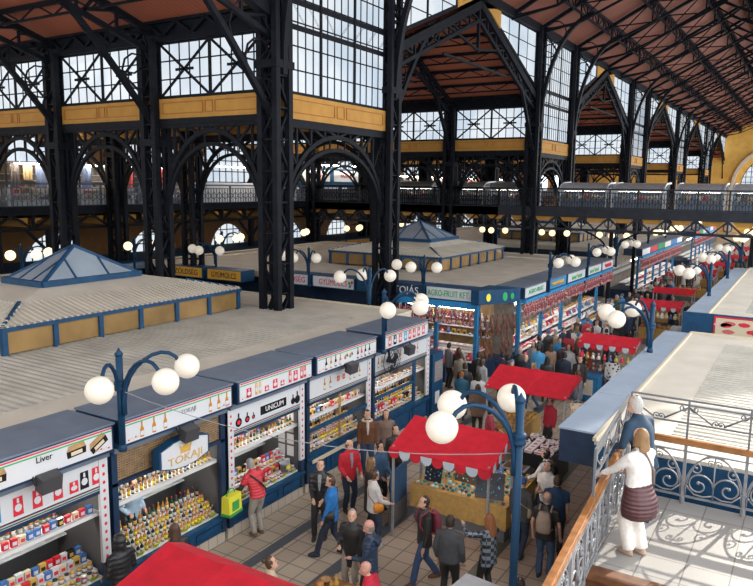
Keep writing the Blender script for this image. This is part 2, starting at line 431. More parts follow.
# ---- iron columns (lattice: four angles, cross battens, zigzag)
def column(x, y, z0, z1, s, label, bz=None):
    root = empty('iron_column', (x, y, z0), 0, label, 'column', 'iron columns of the hall', 'structure')
    f = MB(); h = z1-z0; e = s/2
    for a in (-1, 1):
        for b_ in (-1, 1):
            f.bar((a*e,b_*e,0), (a*e,b_*e,h), .20, .20, up=(1,0,0))
    f.build('corner_post', 'iron', root)
    g = MB(); n = max(2, int(h/.95))
    for i in range(n):
        a, b_ = h*i/n, h*(i+1)/n
        for sg in (-1, 1):
            k = 1 if i % 2 else -1
            g.bar((-e*k,sg*e,a), (e*k,sg*e,b_), .07, .07); g.bar((sg*e,-e*k,a), (sg*e,e*k,b_), .07, .07)
            g.bar((-e,sg*e,a), (e,sg*e,a), .09, .05); g.bar((sg*e,-e,a), (sg*e,e,a), .09, .05)
    g.build('lacing', 'iron', root)
    c = MB()
    c.bar((0,0,0), (0,0,h), .22, .22, up=(1,0,0))
    c.build('core', 'iron', root)
    MB().ab(-e-.18,-e-.18,0,e+.18,e+.18,.45).build('base', 'iron', root)
    if bz:                                               # cast plate where the brace springs
        MB().ab(-e-.14,-e-.14,bz-.12,e+.14,e+.14,bz+.12).build('collar', 'iron', root)
    return root
ORD = ['first', 'second', 'third', 'fourth', 'fifth', 'sixth', 'seventh', 'eighth', 'ninth', 'tenth']
for bi, (ya, yb) in enumerate(NARROW):
    for ci, y in enumerate((ya, yb)):
        k = bi*2+ci
        column(XN, y, 0, 16.8, .62, 'tall black lattice iron column of the nave arcade, %s along the arcade' % ORD[k], 11.2)
        if bi < 3:
            for xi, x in enumerate(XA[1:]):
                column(x, y, 0, 12.4, .56, 'black lattice iron aisle column, %s in from the nave on the %s column row' % (ORD[xi+1], ORD[k]), 8.9)

# ---- transverse walls of the aisle bays, with X-braced windows, ochre panel, arches
for bi, (ya, yb) in enumerate(NARROW):
    for ci, y in enumerate((ya, yb)):
        if ci == 1 and bi == 4: continue
        for xi, x in enumerate(XA):
            x1 = XA[xi+1] if xi < 3 else XW
            a, b_ = x1+.35, x-.35
            if bi > 2 and xi > 1: continue
            glazing(wname(), (a,y,Z_PAN1), (1,0,0), b_-a, Z_PAN1+.05, 12.3, 2, 5, 3, xb=2, bt=.045)
            panel((a,y,0), (1,0,0), b_-a, Z_PAN0, Z_PAN1)
            if bi < 3: lattice_arch((a,y,0), (1,0,0), b_-a, Z_PAN0-.05, 7.0, 2.3, 4)
        f = MB(); f.ab(XW, y-.2, 12.3, XN, y+.2, 12.5); f.ab(XW, y-.2, 12.95, XN, y+.2, 13.05)   # girder over the windows
        n = 34
        for i in range(n):
            u, v = XW+(XN-XW)*i/n, XW+(XN-XW)*(i+1)/n
            f.bar((u,y-.15,12.5 if i % 2 else 12.95), (v,y-.15,12.95 if i % 2 else 12.5), .10)
        f.ab(XW, y-.06, 12.4, XN, y+.06, 13.0)
        f.struct(trim(), 'iron')
        MB().ab(XW, y-.16, 9.52, XN, y+.16, 9.72).struct(trim(), 'iron')
# ---- low flat roof over each narrow bay (seen from below) and nave-side window, panel, arch
for bi, (ya, yb) in enumerate(NARROW):
    MB().ab(XW, ya+.15, 9.95, XN-.1, yb-.15, 10.1).struct('ceiling' if bi == 0 else 'ceiling_narrow_bay', 'ochre')
    w = yb-ya-.7
    o = glazing(wname(), (XN,ya+.35,Z_PAN1), (0,1,0), w, Z_PAN1+.05, 16.5, 3, 5, 8, bt=.045)
    f = MB()
    for z in (12.55, 13.35): f.bar((XN-.05,ya,z), (XN-.05,yb,z), .16, .18)
    n = 8
    for i in range(n):
        u, v = ya+(yb-ya)*i/n, ya+(yb-ya)*(i+1)/n
        if i < n/2: f.bar((XN-.05,u,13.35), (XN-.05,v,12.55), .10)
        else: f.bar((XN-.05,u,12.55), (XN-.05,v,13.35), .10)
    f.build('wind_girder', 'iron', o)
    panel((XN,ya+.35,0), (0,1,0), w, 9.62, Z_PAN1, .26)
    lattice_arch((XN,ya+.3,0), (0,1,0), w+.1, 9.6, 7.0, 2.2, 4)
# ---- wide bays: gable roof across the aisle, gable opening to the nave
edges = [(-6.1, 18.2)]+[(NARROW[i][1], NARROW[i+1][0]) for i in range(4)]+[(122.4, YEND)]
for gi, (ya, yb) in enumerate(edges):
    ym = (ya+yb)/2; za, zr = 13.05, 16.45
    f = MB()
    f.quad((XW,ya,za), (XN,ya,za), (XN,ym,zr), (XW,ym,zr)); f.quad((XW,ym,zr), (XN,ym,zr), (XN,yb,za), (XW,yb,za))
    f.quad((XW,ya,za+.25), (XN,ya,za+.25), (XN,ym,zr+.25), (XW,ym,zr+.25)); f.quad((XW,ym,zr+.25), (XN,ym,zr+.25), (XN,yb,za+.25), (XW,yb,za+.25))
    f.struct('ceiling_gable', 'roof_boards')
    zz = lambda u: za+(zr-za)*(1-abs(u-ym)/((yb-ya)/2))
    p = MB()                                            # purlins running across, lattice
    for k in range(1, 6):
        for sgn in (-1, 1):
            u = ym+sgn*(yb-ya)/2*(k-.5)/5.5; z = zz(u)
            p.bar((XW,u,z-.12), (XN,u,z-.12), .12, .16); p.bar((XW,u,z-.55), (XN,u,z-.55), .08, .08)
            n = 24
            if gi < 3:
                for i in range(n):
                    a, b_ = XW+(XN-XW)*i/n, XW+(XN-XW)*(i+1)/n
                    p.bar((a,u,z-.12 if i % 2 else z-.55), (b_,u,z-.55 if i % 2 else z-.12), .05)
    p.struct('roof_purlins', 'iron')
    # gable trusses on the column lines
    for xi, x in enumerate(XA if gi < 3 else XA[:1]):
        t = MB(); tk = .34 if xi == 0 else .2
        for sgn in (-1, 1):
            e = ya if sgn < 0 else yb
            t.bar((x,e,za-.35), (x,ym,zr-.15), tk, tk*1.1); t.bar((x,e,za-1.05), (x,ym,zr-.9), .16, .16)
            n = 8
            for i in range(n):
                f0, f1 = i/n, (i+1)/n
                A = (x, e+(ym-e)*f0, za-.35+(zr-.15-za+.35)*f0); B = (x, e+(ym-e)*f1, za-1.05+(zr-.9-za+1.05)*f1)
                A2 = (x, e+(ym-e)*f0, za-1.05+(zr-.9-za+1.05)*f0); B2 = (x, e+(ym-e)*f1, za-.35+(zr-.15-za+.35)*f1)
                t.bar(A, B, .09); t.bar(B, B2, .09)
            # curved brace from the column up to the gable, and fan struts
            h = (yb-ya)/2
            pts = [(x, e+(ym-e)*(i/10)*.62, za-3.6+ (3.6+ (zr-za)*.55)*sin(pi/2*i/10)) for i in range(11)]
            t.path(pts, .17, .17)
            if gi < 3:
                for i in (1, 2, 3): t.path(arc((x,(pts[i][1]+e)/2+.0,pts[i][2]+.15), max(.08, abs(pts[i][1]-e)*.4), 0, 360, 10, ax=(0,1,0)), .05)
            for i in (4, 6, 8):
                q = pts[i]; t.bar(q, (x, q[1]+(e-q[1])*.25, min(zz(q[1])-.4, q[2]+1.3)), .09); t.bar(q, (x, q[1]+(ym-q[1])*.35, zz(q[1]+(ym-q[1])*.35)-.5), .09)
        t.bar((x,ym,zr-.2), (x,ym,zr-2.4), .14)
        for sgn in (-1, 1): t.bar((x,ym,zr-2.3), (x,ym+sgn*(yb-ya)*.2,zz(ym+sgn*(yb-ya)*.2)-.4), .1)
        t.bar((x,ym-(yb-ya)*.22,za+.35), (x,ym+(yb-ya)*.22,za+.35), .1)
        t.struct('gable_truss', 'iron')
    # nave wall over the gable: ochre point and triangular windows either side
    half = (yb-ya)/2
    for sgn, (u0, u1) in ((-1, (ya+.35, ym-2.6)), (1, (ym+2.6, yb-.35))):
        clip = (lambda u, u0=u0: zz(u0+u)+.25)
        glazing(wname(), (XN,u0,13), (0,1,0), u1-u0, 13.1, 16.5, 2, 2, 4, clip=clip, bt=.045)
    oc = MB(); oc.prism([(XN+.1,ym-2.6,zz(ym-2.6)+.2), (XN+.1,ym,zr+.25), (XN+.1,ym+2.6,zz(ym+2.6)+.2), (XN+.1,ym+2.6,16.6), (XN+.1,ym-2.6,16.6)], (-.2,0,0))
    oc.struct(trim(), 'ochre')
# arcade girder and nave roof
f = MB(); f.ab(XN-.25, -6, 16.5, XN+.25, YEND, 16.95)
f.struct(trim(), 'iron')
SL = .52
zr_ = lambda x: Z_EAVE+SL*(min(x, 2*XC-x)-XN)
f = MB()
for x0, x1 in ((XN-.5, XC), (XC, XR+.5)):
    f.quad((x0,-6,zr_(x0)), (x1,-6,zr_(x1)), (x1,YEND,zr_(x1)), (x0,YEND,zr_(x0)))
    f.quad((x0,-6,zr_(x0)+.25), (x1,-6,zr_(x1)+.25), (x1,YEND,zr_(x1)+.25), (x0,YEND,zr_(x0)+.25))
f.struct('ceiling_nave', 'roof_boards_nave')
f = MB()
for d in (2.5, 5.0, 7.5, 9.7, 12.2, 14.7):             # lattice purlins along the nave
    x = XN+d; z = zr_(x)
    f.bar((x,-6,z-.15), (x,YEND,z-.15), .14, .18, up=(0,0,1)); f.bar((x,-6,z-.85), (x,YEND,z-.85), .10, .12)
    n = 122; st_ = (YEND+6)/n
    for i in range(n):
        a, b_ = -6+st_*i, -6+st_*(i+1)
        f.bar((x,a,z-.2), (x,a,z-.85), .07); f.bar((x,a,z-.85 if i % 2 else z-.2), (x,b_,z-.2 if i % 2 else z-.85), .06)
f.struct('roof_purlins_nave', 'iron')
ty = sorted([y for ab in NARROW for y in ab]+[(a+b_)/2 for a, b_ in edges]+[e[0]+(e[1]-e[0])*.25 for e in edges[1:]]+[e[0]+(e[1]-e[0])*.75 for e in edges[1:]])
cols = {y for ab in NARROW for y in ab}
for y in ty:
    if y < 12: continue
    t = MB(); main = y in cols
    for m_ in (0, 1):
        fx = (lambda x: x) if m_ == 0 else (lambda x: 2*XC-x)
        X = lambda d: XN+d
        t.bar((fx(XN),y,zr_(XN)-.25), (fx(XC),y,zr_(XC)-.25), .16, .2)
        lows = [(fx(XN), y, zr_(XN)-.45)]+[(fx(X(d)), y, zr_(X(d))-h) for d, h in ((2.5,1.3),(5,1.55),(7.5,1.7))]+[(fx(XC),y,zr_(XC)-1.75)]
        t.path(lows, .11, .12)
        for (d, h), q in zip(((2.5,1.3),(5,1.55),(7.5,1.7)), lows[1:]):
            t.bar(q, (q[0],y,zr_(X(d))-.2), .09)
        for a, b_ in zip((0,2.5,5,7.5), lows[1:]):
            t.bar((fx(X(a)),y,zr_(X(a))-.3), b_, .07)
        for a, b_ in zip((2.5,5,7.5), lows[1:]):
            t.bar((fx(X(a+2.3)),y,zr_(X(a+2.3))-.3), b_, .07)
        if main:                                        # curved column brace out into the nave
            pts = [(fx(XN+.35+2.9*(1-cos(pi/2*i/12))), y, 10.9+6.2*sin(pi/2*i/12)*.97+.35*(i/12)) for i in range(13)]
            t.path(pts, .2, .22, up=(0,1,0))
            for i in (2, 4, 6, 8): t.path(arc(((pts[i][0]+fx(XN+.3))/2,y,pts[i][2]+.1), max(.08, abs(pts[i][0]-fx(XN+.3))*.42), 0, 360, 10), .055)
            t.bar(pts[9], (fx(XN+.3),y,pts[9][2]), .08); t.bar(pts[6], (fx(XN+.3),y,pts[9][2]), .06)
    t.struct('roof_truss', 'iron')
# entrance end wall behind the viewer and the gallery one stands on
MB().ab(-39, -6.5, 0, 9, -6.1, 6.5).struct('wall_entrance', 'ochre')
MB().ab(-30, -6.1, 5.6, 9, .6, 5.85).struct('floor_gallery', 'landing_tiles')
# ================================================================= gallery, bridge
def rail_run(mb, P, u0, u1, z0, z1, post=2.43, knots=True):
    """wrought balustrade: rails, posts, close balusters with crosses"""
    L = u1-u0; n = max(1, round(abs(L)/post))
    mb.bar(P(u0,z1), P(u1,z1), .11, .09); mb.bar(P(u0,z0+.06), P(u1,z0+.06), .06); mb.bar(P(u0,z1-.2), P(u1,z1-.2), .05)
    for i in range(n+1):
        u = u0+L*i/n; mb.bar(P(u,z0), P(u,z1), .09)
        if i == n: break
        d = L/n; m_ = 10
        for k in range(m_):
            a, b = u+d*k/m_, u+d*(k+1)/m_
            mb.bar(P(a,z0+.06), P(a,z1-.2), .035)
            if knots and k % 2 == 0:
                c = (a+b)/2+ d/m_/2; mb.bar(P(a,z0+.25), P(b+d/m_,z1-.4), .03); mb.bar(P(a,z1-.4), P(b+d/m_,z0+.25), .03)
ZG0, ZG1, ZGR = 5.15, 6.25, 7.38                      # gallery underside, deck, rail
XG = -32.0
g = empty('gallery', (XG, 0, ZG0), 0, 'dark iron gallery running along the outer wall behind the aisle columns', 'gallery', None, 'structure')
lz = lambda z: z-ZG0
MB().ab(XW-XG, 10, lz(ZG1)-.28, 0, 100, lz(ZG1)).build('deck', 'iron', g)
f = MB()
P = lambda u, z: (0, u, lz(z))
f.bar(P(10,ZG1-.15), P(100,ZG1-.15), .2, .42); f.bar(P(10,ZG0+.05), P(100,ZG0+.05), .14, .12)
n = 42
for i in range(n):
    a = 10+90*i/n; b = 10+90*(i+1)/n
    f.bar(P(a,ZG0+.05), P((a+b)/2,ZG1-.35), .10); f.bar(P((a+b)/2,ZG1-.35), P(b,ZG0+.05), .10); f.bar(P(a,ZG0), P(a,ZG1-.3), .12)
f.build('girder', 'iron', g)
f = MB()
for i in range(n):                                      # ochre vaulted undersides between the brackets
    a = 10+90*i/n+.15; b = 10+90*(i+1)/n-.15
    pts = arc((-.25, (a+b)/2, lz(ZG1)-.95), (b-a)/2, 0, 180, 8, (0,1,0), (0,0,1), .5)
    for p, q in zip(pts, pts[1:]): f.quad(p, q, (-6.2,q[1],q[2]), (-6.2,p[1],p[2]))
    f.poly([(-.2, a, lz(ZG1)-.5), (-.2, b, lz(ZG1)-.5)]+[(-.2, y, max(z, lz(ZG1)-.95)) for (_, y, z) in [(0, q[1], q[2]) for q in pts]][::1], 0)
f.build('vault', 'ochre', g)
f = MB(); rail_run(f, P, 10, 100, ZG1, ZGR); f.build('balustrade', 'rail_blue', g)
f = MB()
for i in range(13):
    y = 14.3+7.43*i; f.bar((-.3,y,-lz(ZG0)-ZG0), (-.3,y,0), .28, .28); f.path([(-.3,y-1.2,lz(ZG0)), (-.3,y,-1.2), (-.3,y+1.2,lz(ZG0))], .12)
f.build('support', 'iron', g)

b = empty('gallery_bridge', (XN, 42.3, 5.0), 0, 'iron gallery bridge crossing the nave with a row of kiosks on it', 'bridge', None, 'structure')
lz2 = lambda z: z-5.0; X0, X1 = -17.0, 17.2
MB().ab(X0, 0, lz2(6.0), X1, 7.0, lz2(6.22)).build('deck', 'iron', b)
P = lambda u, z: (u, 0, lz2(z))
f = MB(); f.bar(P(X0,6.05), P(X1,6.05), .22, .55); f.bar(P(X0,5.05), P(X1,5.05), .16, .14)
n = 22
for i in range(n):
    a = X0+(X1-X0)*i/n; c = X0+(X1-X0)*(i+1)/n
    f.path([P(a,5.8), P((a+c)/2,5.08), P(c,5.8)], .09); f.bar(P(a,5.0), P(a,5.8), .10)
    f.path(arc((a,0,lz2(5.45)), .22, 0, 360, 8), .05)
f.build('girder', 'iron_grey', b)
f = MB()
for i in range(n):
    a = X0+(X1-X0)*i/n+.22; c = X0+(X1-X0)*(i+1)/n-.22
    f.prism([(a,.05,lz2(5.80)), (c,.05,lz2(5.80)), (c-.2,.05,lz2(5.52)), (a+.2,.05,lz2(5.52))], (0,.3,0))
f.build('vault', 'ochre', b)
f = MB(); rail_run(f, P, X0, X1, 6.3, 7.42, 1.55); f.build('balustrade', 'iron_grey', b)
f = MB()
for x in (4.9, 12.2):
    for y in (.3, 6.7): f.bar((x,y,-5), (x,y,lz2(5.0)), .2)
    for k in range(5):
        t = k/4; f.path([(x-.3-1.3*t*t,.3,lz2(4.0)+t*1.0), (x-.3-1.3*min(1,t+.25)**2,.3,lz2(4.0)+min(1,t+.25)*1.0)], .09); f.path([(x+.3+1.3*t*t,.3,lz2(4.0)+t*1.0), (x+.3+1.3*min(1,t+.25)**2,.3,lz2(4.0)+min(1,t+.25)*1.0)], .09)
f.build('support', 'iron', b)
# kiosks on the bridge: curved silver roofs
mat('silver', (.36,.37,.38), .38, .45, var=.12)
def bridge_kiosk(x, w, label, open_=True):
    k = empty('gallery_kiosk', (x, 43.35, 6.22), 0, label, 'kiosk', 'silver kiosks on the gallery bridge')
    f = MB(); pts = [(0,0,1.15)]+[(0,.05+1.1*(1-cos(radians(a))),1.15+.42*sin(radians(a))) for a in range(15, 91, 15)]+[(0,2.2,1.6)]
    for p, q in zip(pts, pts[1:]): f.quad((0.05,p[1],p[2]), (w-.05,p[1],p[2]), (w-.05,q[1],q[2]), (.05,q[1],q[2]))
    f.build('roof', 'silver', k)
    e = MB()
    for s_ in (0.05, w-.12): e.ab(s_, 0, 0, s_+.08, .1, 1.18); e.path([(s_+.04,p[1],p[2]) for p in pts], .09)
    e.bar((0,0,1.13), (w,0,1.13), .09)
    e.build('frame', 'steel', k)
    c = MB(); c.ab(.1,.1,0,w-.1,.7,.62); c.ab(.1,1.7,0,w-.1,1.8,1.5); c.ab(.1,.15,0,.16,1.8,1.2); c.ab(w-.16,.15,0,w-.1,1.8,1.2)
    c.build('counter', 'blue_top', k)
    MB().ab(.3,.35,1.08,w-.3,.42,1.12).build('fill_tube', 'fill_tube', k)  # added tube, brightens the kiosk counter
    s_ = MB(); s_.ab(.15,1.35,.95,w-.15,1.68,.98); s_.ab(.15,1.35,1.25,w-.15,1.68,1.28); s_.build('shelf', 'shelf', k)
    KG.append((x, w)); return k
KG = []
KX = [(-25.4,3.2),(-21.8,3.3),(-18.1,3.0),(-13.6,2.95),(-10.4,2.95),(-6.95,2.6),(-4.1,2.7),(-.9,2.9)]
for i, (x, w) in enumerate(KX): bridge_kiosk(x, w, 'silver kiosk with a curved metal roof, %s along the far gallery bridge' % ORD[i])
mb = MB(); mb.ab(-32, 42.3, 5.95, XN-2, 49.5, 6.22); mb.bar((-32,42.3,6.02), (XN-2,42.3,6.02), .22, .5)
rail_run(mb, lambda u, z: (u,42.3,z), -32, XN-2, 6.3, 7.42, 1.55)
for i in range(10):
    a = -32+1.5*i; mb.path([(a,42.3,5.8), (a+.75,42.3,5.1), (a+1.5,42.3,5.8)], .09)
mb.bar((-32,42.3,5.08), (XN-2,42.3,5.08), .14)
mb.struct('gallery_crossing', 'iron')

# gallery stalls behind the outer balustrade
def gstall(y, w, label, kind, h=2.2):
    k = empty('gallery_stall', (XG-2.3, y, ZG1), 0, label, 'stall', 'stalls on the outer gallery')
    c = MB(); c.ab(0,0,0,-.7,w,.95); c.ab(0,.05,.28,.3,w-.05,.31); c.ab(0,.05,.60,.28,w-.05,.63); c.build('counter', ('blue_top','shelf','white_sign','silver')[kind], k)
    s_ = MB(); s_.ab(-1.6,0,0,-1.7,w,h)
    s_.build('back', 'inside', k)
    f = MB()
    for u in (0.04, w-.04): f.bar((-.05,u,0), (-.05,u,h), .07); f.bar((-1.6,u,h), (-.05,u,h), .07)
    f.bar((-.05,0,h), (-.05,w,h), .07); f.build('frame', 'iron_grey', k)
    MB().ab(.25,.3,h-.1,.33,w-.3,h-.06).build('fill_tube', 'gallery_fill_tube', k)  # added tube at the stall front, brightens the gallery goods
    for z in (1.25, 1.6): MB().ab(-1.25,.05,z,-1.58,w-.05,z+.03).build('shelf', 'shelf', k)
    return k
import itertools
cc = itertools.cycle([(.45,.36,.25),(.5,.46,.4),(.12,.1,.09),(.42,.3,.16),(.14,.18,.3),(.6,.55,.45),(.40,.05,.05),(.22,.15,.10)])
cloth_me = {}
def hanging(w, h, col, pat=0):
    key = (w, h, col)
    if key not in cloth_me:
        mb = MB(); n = 8
        for i in range(n):
            a, b = -w/2+w*i/n, -w/2+w*(i+1)/n; o = .03*sin(i*1.9); o2 = .03*sin((i+1)*1.9)
            mb.quad((o,a,-h), (o2,b,-h), (o2*.4,b,0), (o*.4,a,0))
            mb.quad((o-.02,a,-h), (o2-.02,b,-h), (o2*.4-.02,b,0), (o*.4-.02,a,0))
        cloth_me[key] = mb.mesh('hanging_cloth', [cmat(col, .9)])
    return cloth_me[key]
box_me = {}
def boxgood(col, sx=.3, sy=.4, sz=.25):
    k = (col, sx, sy, sz)
    if k not in box_me:
        mb = MB(); mb.ab(-sx/2,-sy/2,0,sx/2,sy/2,sz*.8); mb.ab(-sx/2-.015,-sy/2-.015,sz*.72,sx/2+.015,sy/2+.015,sz)
        box_me[k] = mb.mesh('box', [cmat(col)])
    return box_me[k]
for x, w in KG:
    n = int((w-.5)/.3)
    for j in range(n):
        c = next(cc)
        inst(boxgood(c, .26, .22, rnd.choice((.14,.2,.26))), 'goods_box', (x+.35+.3*j, 43.35+.4, 6.22+.624), pi/2, 'small box of goods on the counter of a gallery bridge kiosk', 'box', 'boxes on the bridge kiosk counters')
for i in range(13):
    y = 12.6+4.15*i+(20.2 if i > 4 else 0); gstall(y, 3.7, 'gallery stall with dim shelves of goods behind the outer balustrade, %s from the near end' % (ORD[i] if i < 10 else ['eleventh','twelfth','thirteenth'][i-10]), i % 4)
    for k in range(5):
        if i % 3 == 0 and k % 2: continue
        c = next(cc); w_ = rnd.choice((.5,.6,.75)); h_ = rnd.choice((.8,1.0,1.2))
        inst(hanging(w_, h_, c), 'hanging_cloth', (XG-2.22, y+.4+.72*k, ZG1+2.12), 0, 'cloth hanging from the front rail of an outer gallery stall', 'cloth', 'cloths hung at the gallery stalls')
    for sh, zz in enumerate((.95, 1.28, 1.63)):
        for k in range(7):
            c = next(cc)
            inst(boxgood(c, .26, rnd.choice((.22,.3,.34)), rnd.choice((.14,.2,.24))), 'goods_box', (XG-2.3+((.162,.155,-.35)[sh]), y+.35+.5*k, ZG1+(.314,.634,.954)[sh]), 0,
                 'small box of goods on a shelf of the outer gallery stalls', 'box', 'boxes on the gallery stalls')
for i in range(7):                                       # far-off second row of white gallery shops near the near bay
    pass
# white shopfront on the gallery seen through the near arch
k = empty('gallery_shop', (-34.0, 34.3, ZG1), 0, 'white fronted gallery shop with two sign boxes seen through the near nave arch', 'shop')
MB().ab(0,0,0,-1.5,9.5,1.3).build('counter', 'white_sign', k); MB().ab(.5,9.9,2.75,.56,18,2.8).build('fill_tube', 'gallery_fill_tube', k); MB().ab(.4,.5,2.3,.46,9,2.35).build('fill_tube', 'gallery_fill_tube', k)  # both tubes added to brighten the counter and signs
MB().ab(0,9.8,1.0,-1.5,18.5,2.55).build('sign_box', 'blue', k)
for a in (10.0, 14.4):
    sf = MB().ab(.03,a,1.5,0,a+3.8,2.4).build('sign_face', 'white_sign', k)
    MB().tube([(.05,a+.9+.1*i,1.95+.12*sin(i*1.9)) for i in range(21)], .035, 5).build('script_print', 'red_print', sf)

# ================================================================= market blocks
def hip_lantern(x0, x1, y0, y1, zb, label, pyr, nposts=(7, 6), col='ochre_lit_glass'):
    cx, cy = (x0+x1)/2, (y0+y1)/2
    k = empty('roof_lantern', (cx, cy, zb), 0, label, 'roof lantern')
    a, c = (x1-x0)/2, (y1-y0)/2; ze, zt, zp = .66, 1.0, 1.22; ins = 1.15
    f = MB()
    for i in range(nposts[0]+1):
        u = -c+2*c*i/nposts[0]
        for s_ in (-a, a): f.bar((s_,u,0), (s_,u,ze), .13, .13)
    for i in range(1, nposts[1]):
        u = -a+2*a*i/nposts[1]
        for s_ in (-c, c): f.bar((u,s_,0), (u,s_,ze), .13, .13)
    for s_ in (-a, a): f.bar((s_,-c-.1,ze), (s_,c+.1,ze), .16, .13)
    for s_ in (-c, c): f.bar((-a-.1,s_,ze), (a+.1,s_,ze), .16, .13)
    for sx in (-1, 1):
        for sy in (-1, 1): f.bar((sx*a,sy*c,ze+.05), (sx*(a-ins),sy*(c-ins),zt+.03), .09)
    f.build('frame', 'blue', k)
    g = MB()
    for s_ in (-a, a): g.quad((s_,-c,.05), (s_,c,.05), (s_,c,ze), (s_,-c,ze))
    for s_ in (-c, c): g.quad((-a,s_,.05), (a,s_,.05), (a,s_,ze), (-a,s_,ze))
    g.build('pane', col, k)
    r = MB()
    def corr(p0, p1, q0, q1, mi, pitch=.17):         # raised ribs up the slope between eave p0-p1 and top q0-q1
        p0, p1, q0, q1 = map(Vector, (p0, p1, q0, q1)); n = int((p1-p0).length/pitch); nn = (p1-p0).cross(q0-p0).normalized()
        if nn.z < 0: nn = -nn
        r.quad(p0, p1, q1, q0, mi)
        for i in range(1, n):
            A = p0+(p1-p0)*i/n; d = (p1-p0).length*i/n; lim = (p1-p0).length-d
            t = min(1, d/ins, lim/ins); d_ = ((q0+q1)/2-(p0+p1)/2)
            r.bar(A+nn*.012, A+d_*t+nn*.012, .05, .045, mi)
    e = .12
    A_ = [(a+e,-c-e), (a+e,c+e), (-a-e,c+e), (-a-e,-c-e)]; B_ = [(a-ins,-c+ins), (a-ins,c-ins), (-a+ins,c-ins), (-a+ins,-c+ins)]
    for i in range(4):
        j = (i+1) % 4
        corr((*A_[i],ze+.05), (*A_[j],ze+.05), (*B_[i],zt), (*B_[j],zt), 0)
    px0, px1, py0, py1 = pyr
    C_ = [(px1,py0), (px1,py1), (px0,py1), (px0,py0)]
    for i in range(4):
        j = (i+1) % 4
        r.quad((*B_[i],zt), (*B_[j],zt), (*C_[j],zp), (*C_[i],zp), 1)
    r.build('hip_roof', ['roof_edge', 'roof_edge'], k)
    # glazed pyramid
    ap = ((px0+px1)/2, (py0+py1)/2, zp+1.0)
    f = MB(); g = MB()
    for i in range(4):
        j = (i+1) % 4
        p, q = Vector((*C_[i],zp+.08)), Vector((*C_[j],zp+.08))
        f.bar(p, q, .15, .16); f.bar(p, ap, .09)
        n = 3 if abs(q.y-p.y) > abs(q.x-p.x) else 3
        for t in range(1, n):
            m_ = p+(q-p)*t/n; h = 2*min(t, n-t)/n
            f.bar(m_, Vector(ap) if False else p+(q-p)*t/n+(Vector(ap)-(p+q)/2)*h, .05)
        g.poly([tuple(p), tuple(q), ap])
    sk = f.build('skylight_frame', 'blue', k)
    g.build('skylight_pane', 'skylight_glass', k)
    return k
mat('skylight_glass', (.30,.36,.42), .18, 0, var=.15, scale=.8, spec=.8)

def block_roof(x0, x1, y0, y1, z, label, edge=.95, sheet=True, far=1.9):
    k = empty('block_roof', ((x0+x1)/2, (y0+y1)/2, z), 0, label, 'roof', None, 'structure')
    a, c = (x1-x0)/2, (y1-y0)/2
    MB().ab(-a,-c,-.3,a,c,-.05).build('deck', 'roof_edge', k)
    f = MB(); f.ab(-a,-c,-.05,-a+edge,c,0); f.ab(a-edge,-c,-.05,a,c,0); f.ab(-a+edge,c-far,-.05,a-edge,c,0); f.ab(-a+edge,-c,-.05,a-edge,-c+edge,0)
    f.build('border', 'roof_edge', k)
    if sheet:
        r = MB(); x_, y_ = -a+edge, -c+edge; pitch = .2
        n = int((2*c-edge-far)/pitch)
        r.ab(x_, y_, -.05, a-edge, c-far, -.03)
        for i in range(n):
            u = y_+pitch*i; r.prism([(x_,u,-.03), (x_,u+.03,.012), (x_,u+.11,.012), (x_,u+.14,-.03)], (a-edge-x_,0,0))
        r.build('sheet', 'roof_sheet', k)
    g = MB()
    for s_ in (-1, 1): g.bar((s_*a,-c,.02), (s_*a,c,.02), .06, .06)
    g.bar((-a,c,.02), (a,c,.02), .09, .07)
    g.build('gutter', 'trim_cream', k)
    return k
def core(x0, x1, y0, y1, z, label):
    k = MB(); k.ab(x0,y0,0,x1,y1,z); o = k.build('kiosk_block_core', 'blue_dark'); prop(o, label, 'kiosk block', None, 'structure'); return o  # solid core of the kiosk block, iron columns run through it
ZR = 3.42
block_roof(-30, -11.05, -3, 20.25, ZR, 'pale ribbed metal roof over the near kiosk block, under the long low lantern')
core(-28.4, -11.6, -3, 19.9, ZR-.32, 'dark blue body of the near kiosk block under the ribbed roof')
hip_lantern(-22.4, -16.0, 9.44, 17.42, ZR-.02, 'long low glazed roof lantern with a glass pyramid on the near ribbed roof', (-.5, 1.3, -1.7, 1.65), (6, 5))
block_roof(-30, -11.0, 25.95, 42.2, ZR, 'flat beige metal roof over the second kiosk block, under the smaller lantern', sheet=False)
core(-28.4, -12.2, 27.2, 42, ZR-.32, 'dark blue body of the second kiosk block beyond the cross passage')
hip_lantern(-21.7, -15.25, 30.8, 38.75, ZR-.02, 'glazed roof lantern with a pointed glass pyramid on the second block roof', (-1.4, 1.6, -2.0, 1.4))
for i, (a, c) in enumerate(((49.8, 66.6), (74, 91), (98.3, 115.2))):
    block_roof(-30, -11.0, a, c, ZR, 'flat metal roof of the %s kiosk block along the left side' % ORD[i+2], sheet=False)
    core(-28.4, -12.2, a+.5, c-.5, ZR-.32, 'dark blue body of the %s kiosk block along the left side' % ORD[i+2])
    if i == 0: hip_lantern(-21.7, -15.25, a+4.5, a+12.5, ZR-.02, 'distant roof lantern behind the gallery bridge supports', (-1.5,1.5,-1.6,1.6))
